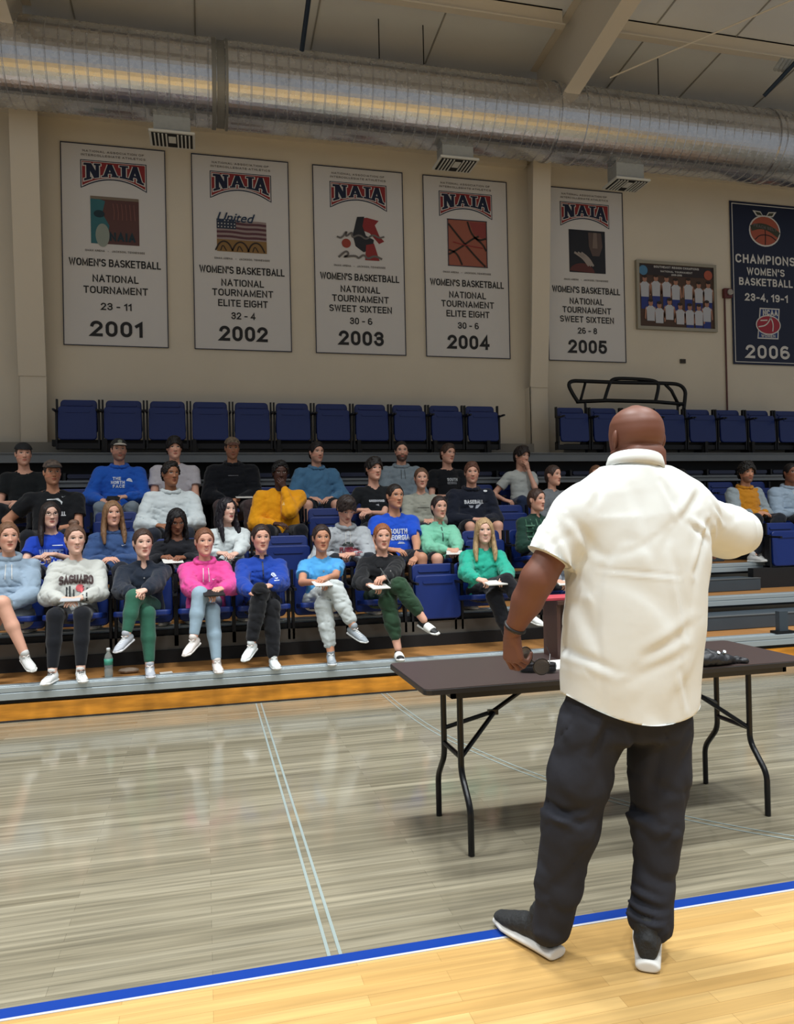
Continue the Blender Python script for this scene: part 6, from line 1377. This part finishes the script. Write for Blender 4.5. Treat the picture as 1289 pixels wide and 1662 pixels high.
V, Q = tv.mesh(2)
def CL(x0, y0, x1, y1, dy=-.15): return A(x0, y0, MY + dy), A(x1, y1, MY + dy)
LN = [(CL(918, 872, 935, 1000), .016, .014), (CL(930, 860, 968, 960), .018, .010), (CL(945, 840, 985, 900), .014, .007), (CL(925, 1000, 960, 1085), .018, .009), (CL(1160, 850, 1128, 930), .014, .012), (CL(1160, 880, 1120, 850), .012, .009), (CL(1150, 800, 1098, 850), .016, .008), (CL(1090, 900, 1110, 1030), .016, .007),
    (CL(985, 925, 1100, 935), .006, .003), (CL(1125, 1010, 1040, 1065), .020, .005), (CL(1110, 1055, 1030, 1095), .018, .003), (CL(940, 1060, 1000, 1090), .014, .006), (CL(1000, 775, 975, 825), .012, .005), (CL(1085, 778, 1100, 835), .012, .006), (CL(1100, 1085, 1115, 1145), .013, .006), (CL(870, 850, 885, 915), .014, .007), (CL(1178, 820, 1205, 845), .012, .007), (CL(1185, 885, 1165, 850), .012, .007), (CL(1040, 790, 1050, 900), .02, .004), (CL(960, 960, 975, 1050), .014, .006)]
V = creases(V, Q, [(ab[0], ab[1], r, am) for ab, r, am in LN])
u = nrm(EL - SL); dd = (V - cuffL) @ u; along = (V - SL) @ u; rad = np.linalg.norm((V - SL) - along[:, None] * u, axis=1); mk = (dd > 0) & (rad < .105) & (V[:, 0] < A(926, 900)[0]) & (V[:, 1] > MY - .12)
V = np.where(mk[:, None], V - u * np.clip(dd, 0, 1)[:, None], V)
xc = A(1030, 1150)[0]; dx_ = V[:, 0] - xc; hem = hem_c + np.where(dx_ < 0, 1.25, .65) * dx_ ** 2 + .0
V[:, 2] = np.maximum(V[:, 2], hem)
shirt = put('shirt', V, Q, m_shirt, root)
V, Q = ring_mesh(A(1031, 770, MY), A(1031, 741, MY + .012), (.094, .094), (.086, .090), (-1, 0, 0), .010, .3); put('collar', V, Q, m_shirt, root)
V, Q = ring_mesh(A(1031, 764, MY), A(1031, 743, MY + .010), (.101, .101), (.090, .094), (-1, 0, 0), .006, .35); put('collar_fall', V, Q, m_shirt, root)
# trousers
m_tr = mat('charcoal_trousers', '2c2d33', .85, bump=.2, bscale=9, detail=3, spec=.15)
tv = Vox(np.array([A(850, 1500)[0] - .05, MY - .25, .03]), np.array([A(1130, 1150)[0] + .1, MY + .35, A(1000, 1080)[2]]), .0085)
tv.spine([A(1015, 1090), A(1015, 1140), A(1013, 1185)], (.19, .212, .215), (.13, .14, .13), (1, 0, 0), .03)
def L(p, y): return A(p[0], p[1], MY + y)
tv.cap(L((960, 1175), 0), L((940, 1260), .01), .110, .104, .04).cap(L((940, 1260), .01), L((927, 1340), .02), .102, .090, .03).cap(L((927, 1340), .02), L((906, 1440), .05), .089, .077, .03).cap(L((906, 1440), .05), L((894, 1503), .066), .077, .068, .02)
tv.cap(L((1070, 1175), 0), L((1070, 1260), .0), .110, .099, .04).cap(L((1070, 1260), 0), L((1067, 1340), -.01), .098, .086, .03).cap(L((1067, 1340), -.01), L((1063, 1440), -.02), .084, .068, .03).cap(L((1063, 1440), -.02), L((1058, 1487), -.03), .068, .078, .02)
tv.noise(.003, .25, 4); tv.ridge(.006, .30, 31, (1, 1, 1.4)); V, Q = tv.mesh(2)
LN = [(CL(905, 1325, 960, 1350), .014, .014), (CL(915, 1352, 968, 1325), .012, .010), (CL(1030, 1318, 1090, 1350), .016, .012), (CL(1035, 1350, 1085, 1335), .012, .008), (CL(1000, 1165, 975, 1240), .014, .009), (CL(1028, 1170, 1050, 1250), .014, .009), (CL(862, 1470, 915, 1490), .012, .012), (CL(870, 1495, 915, 1500), .010, .009), (CL(1022, 1480, 1092, 1492), .013, .014), (CL(1026, 1505, 1090, 1508), .010, .012), (CL(1030, 1455, 1090, 1470), .012, .008), (CL(1090, 1200, 1080, 1300), .014, .006), (CL(915, 1200, 925, 1290), .014, .006), (CL(900, 1400, 925, 1460), .012, .006)]
V = creases(V, Q, [(ab[0], ab[1], r, am) for ab, r, am in LN]); put('trousers', V, Q, m_tr, root)
# shoes
h1 = np.array(atZ(903, 1556, 0)); t1 = np.array(atZ(826, 1508, 0)); h2 = np.array(atZ(1052, 1578, 0)); t2 = h2 + np.array([.15, .245, 0])
def big_shoe(heel, toe, k=1.0):
    xa = toe - heel; xa[2] = 0; L_ = np.linalg.norm(xa); xa = xa / L_; up = np.array([0, 0, 1.]); ya = np.cross(up, xa); R = np.stack([xa, ya, up], 1); T = heel + xa * .075 * k; T[2] = .002
    shoe = bpy.data.objects.new('shoe', None); link(shoe, root)
    v = Vox((-.10, -.08, 0), (.25, .08, .16), .004); v.spine([(-.055, 0, .07), (0, 0, .072), (.08, 0, .058), (.15, .004, .045), (.20, .006, .038)], (.036, .040, .046, .047, .034), (.045, .048, .040, .030, .020), (0, 1, 0), .02, .02)
    v.cap((-.015, 0, .08), (-.01, 0, .13), .044, .044, .02).cut((0, 0, .030), (0, 0, -1)).noise(.0015, .05, 2); V, Q = xf(v.mesh(1), R, T, k); put('upper', V, Q, mat('black_canvas', '1e1f20', .75, bump=.3, bscale=70), root).parent = shoe
    v = Vox((-.10, -.08, 0), (.26, .08, .08), .004); v.spine([(-.075, 0, .018), (0, 0, .018), (.09, .002, .018), (.16, .004, .018), (.215, .006, .020)], (.042, .045, .051, .050, .032), (.022, .021, .020, .020, .018), (0, 1, 0), .006, .010); v.cut((0, 0, .001), (0, 0, -1)); V, Q = xf(v.mesh(1), R, T, k); put('sole', V, Q, mat('white_rubber', 'd4d2cc', .5), root).parent = shoe
    v = Vox((-.10, -.08, 0), (.26, .08, .08), .004); v.spine([(-.078, 0, .021), (0, 0, .021), (.09, .002, .021), (.16, .004, .021), (.217, .006, .021)], (.044, .047, .053, .052, .034), (.0035,) * 5, (0, 1, 0), 0, .006); V, Q = xf(v.mesh(1), R, T, k); put('sole_stripe', V, Q, mat('grey_rubber', 'a8a69f', .5), root).parent = shoe
big_shoe(h1, t1, .98); big_shoe(h2, t2, .97)
# wristband on the left wrist
fd_ = nrm(WL - EL); w0 = EL * .12 + WL * .88; a_ = nrm(np.cross(fd_, [0, 1, 0])); b_ = np.cross(fd_, a_)
mbw = MB().tube([tuple(w0 - rl_ + (a_ * math.cos(q) + b_ * math.sin(q)) * .034) for q in np.linspace(0, 2 * math.pi, 25)], .0065, 8); mbw.obj('wristband', mat('black_band', '15110f', .5), root, smooth=True)
# sunglasses in that hand
g0 = A(856, 1066, MY + .13); o = empty('sunglasses', g0, 'tinted glasses with a thin dark frame held in the left hand of the standing person', 'glasses')
G = lambda px, py, y=MY + .13: A(px, py, y) - g0
m_frame = mat('dark_frame', '2a2422', .3, .3); m_lens = mat('brown_lens', '7a706a', .06); m_lens.node_tree.nodes['Principled BSDF'].inputs['Transmission Weight'].default_value = .75
for (cx_, cy_, rx_, ry_) in ((853, 1065, 11, 15), (879, 1082, 13, 13)):
    ring = [G(cx_ + rx_ * math.cos(q), cy_ + ry_ * math.sin(q)) for q in np.linspace(0, 2 * math.pi, 25)]
    MB().tube(ring, .0022, 6).obj('rim', m_frame, o, smooth=True); c_ = G(cx_, cy_); n = 24
    mb = MB(); vs = [tuple(np.array(r) * .97 + np.array(c_) * .03 + np.array([0, -.0012, 0])) for r in ring[:-1]] + [tuple(np.array(r) * .97 + np.array(c_) * .03 + np.array([0, .0012, 0])) for r in ring[:-1]]
    mb.add(vs, [tuple(range(n)), tuple(range(n, 2 * n))[::-1]] + [(i, i + n, (i + 1) % n + n, (i + 1) % n) for i in range(n)]); mb.obj('lens', m_lens, o)
MB().tube([G(863, 1072), G(867, 1075)], .0022, 6).obj('bridge', m_frame, o)
MB().tube([G(845, 1055), G(838, 1056, MY + .16), G(833, 1058, MY + .24)], .002, 6).obj('temple', m_frame, o); MB().tube([G(891, 1086), G(893, 1062, MY + .18), G(888, 1050, MY + .25)], .002, 6).obj('temple', m_frame, o)
bpy.context.view_layer.update()
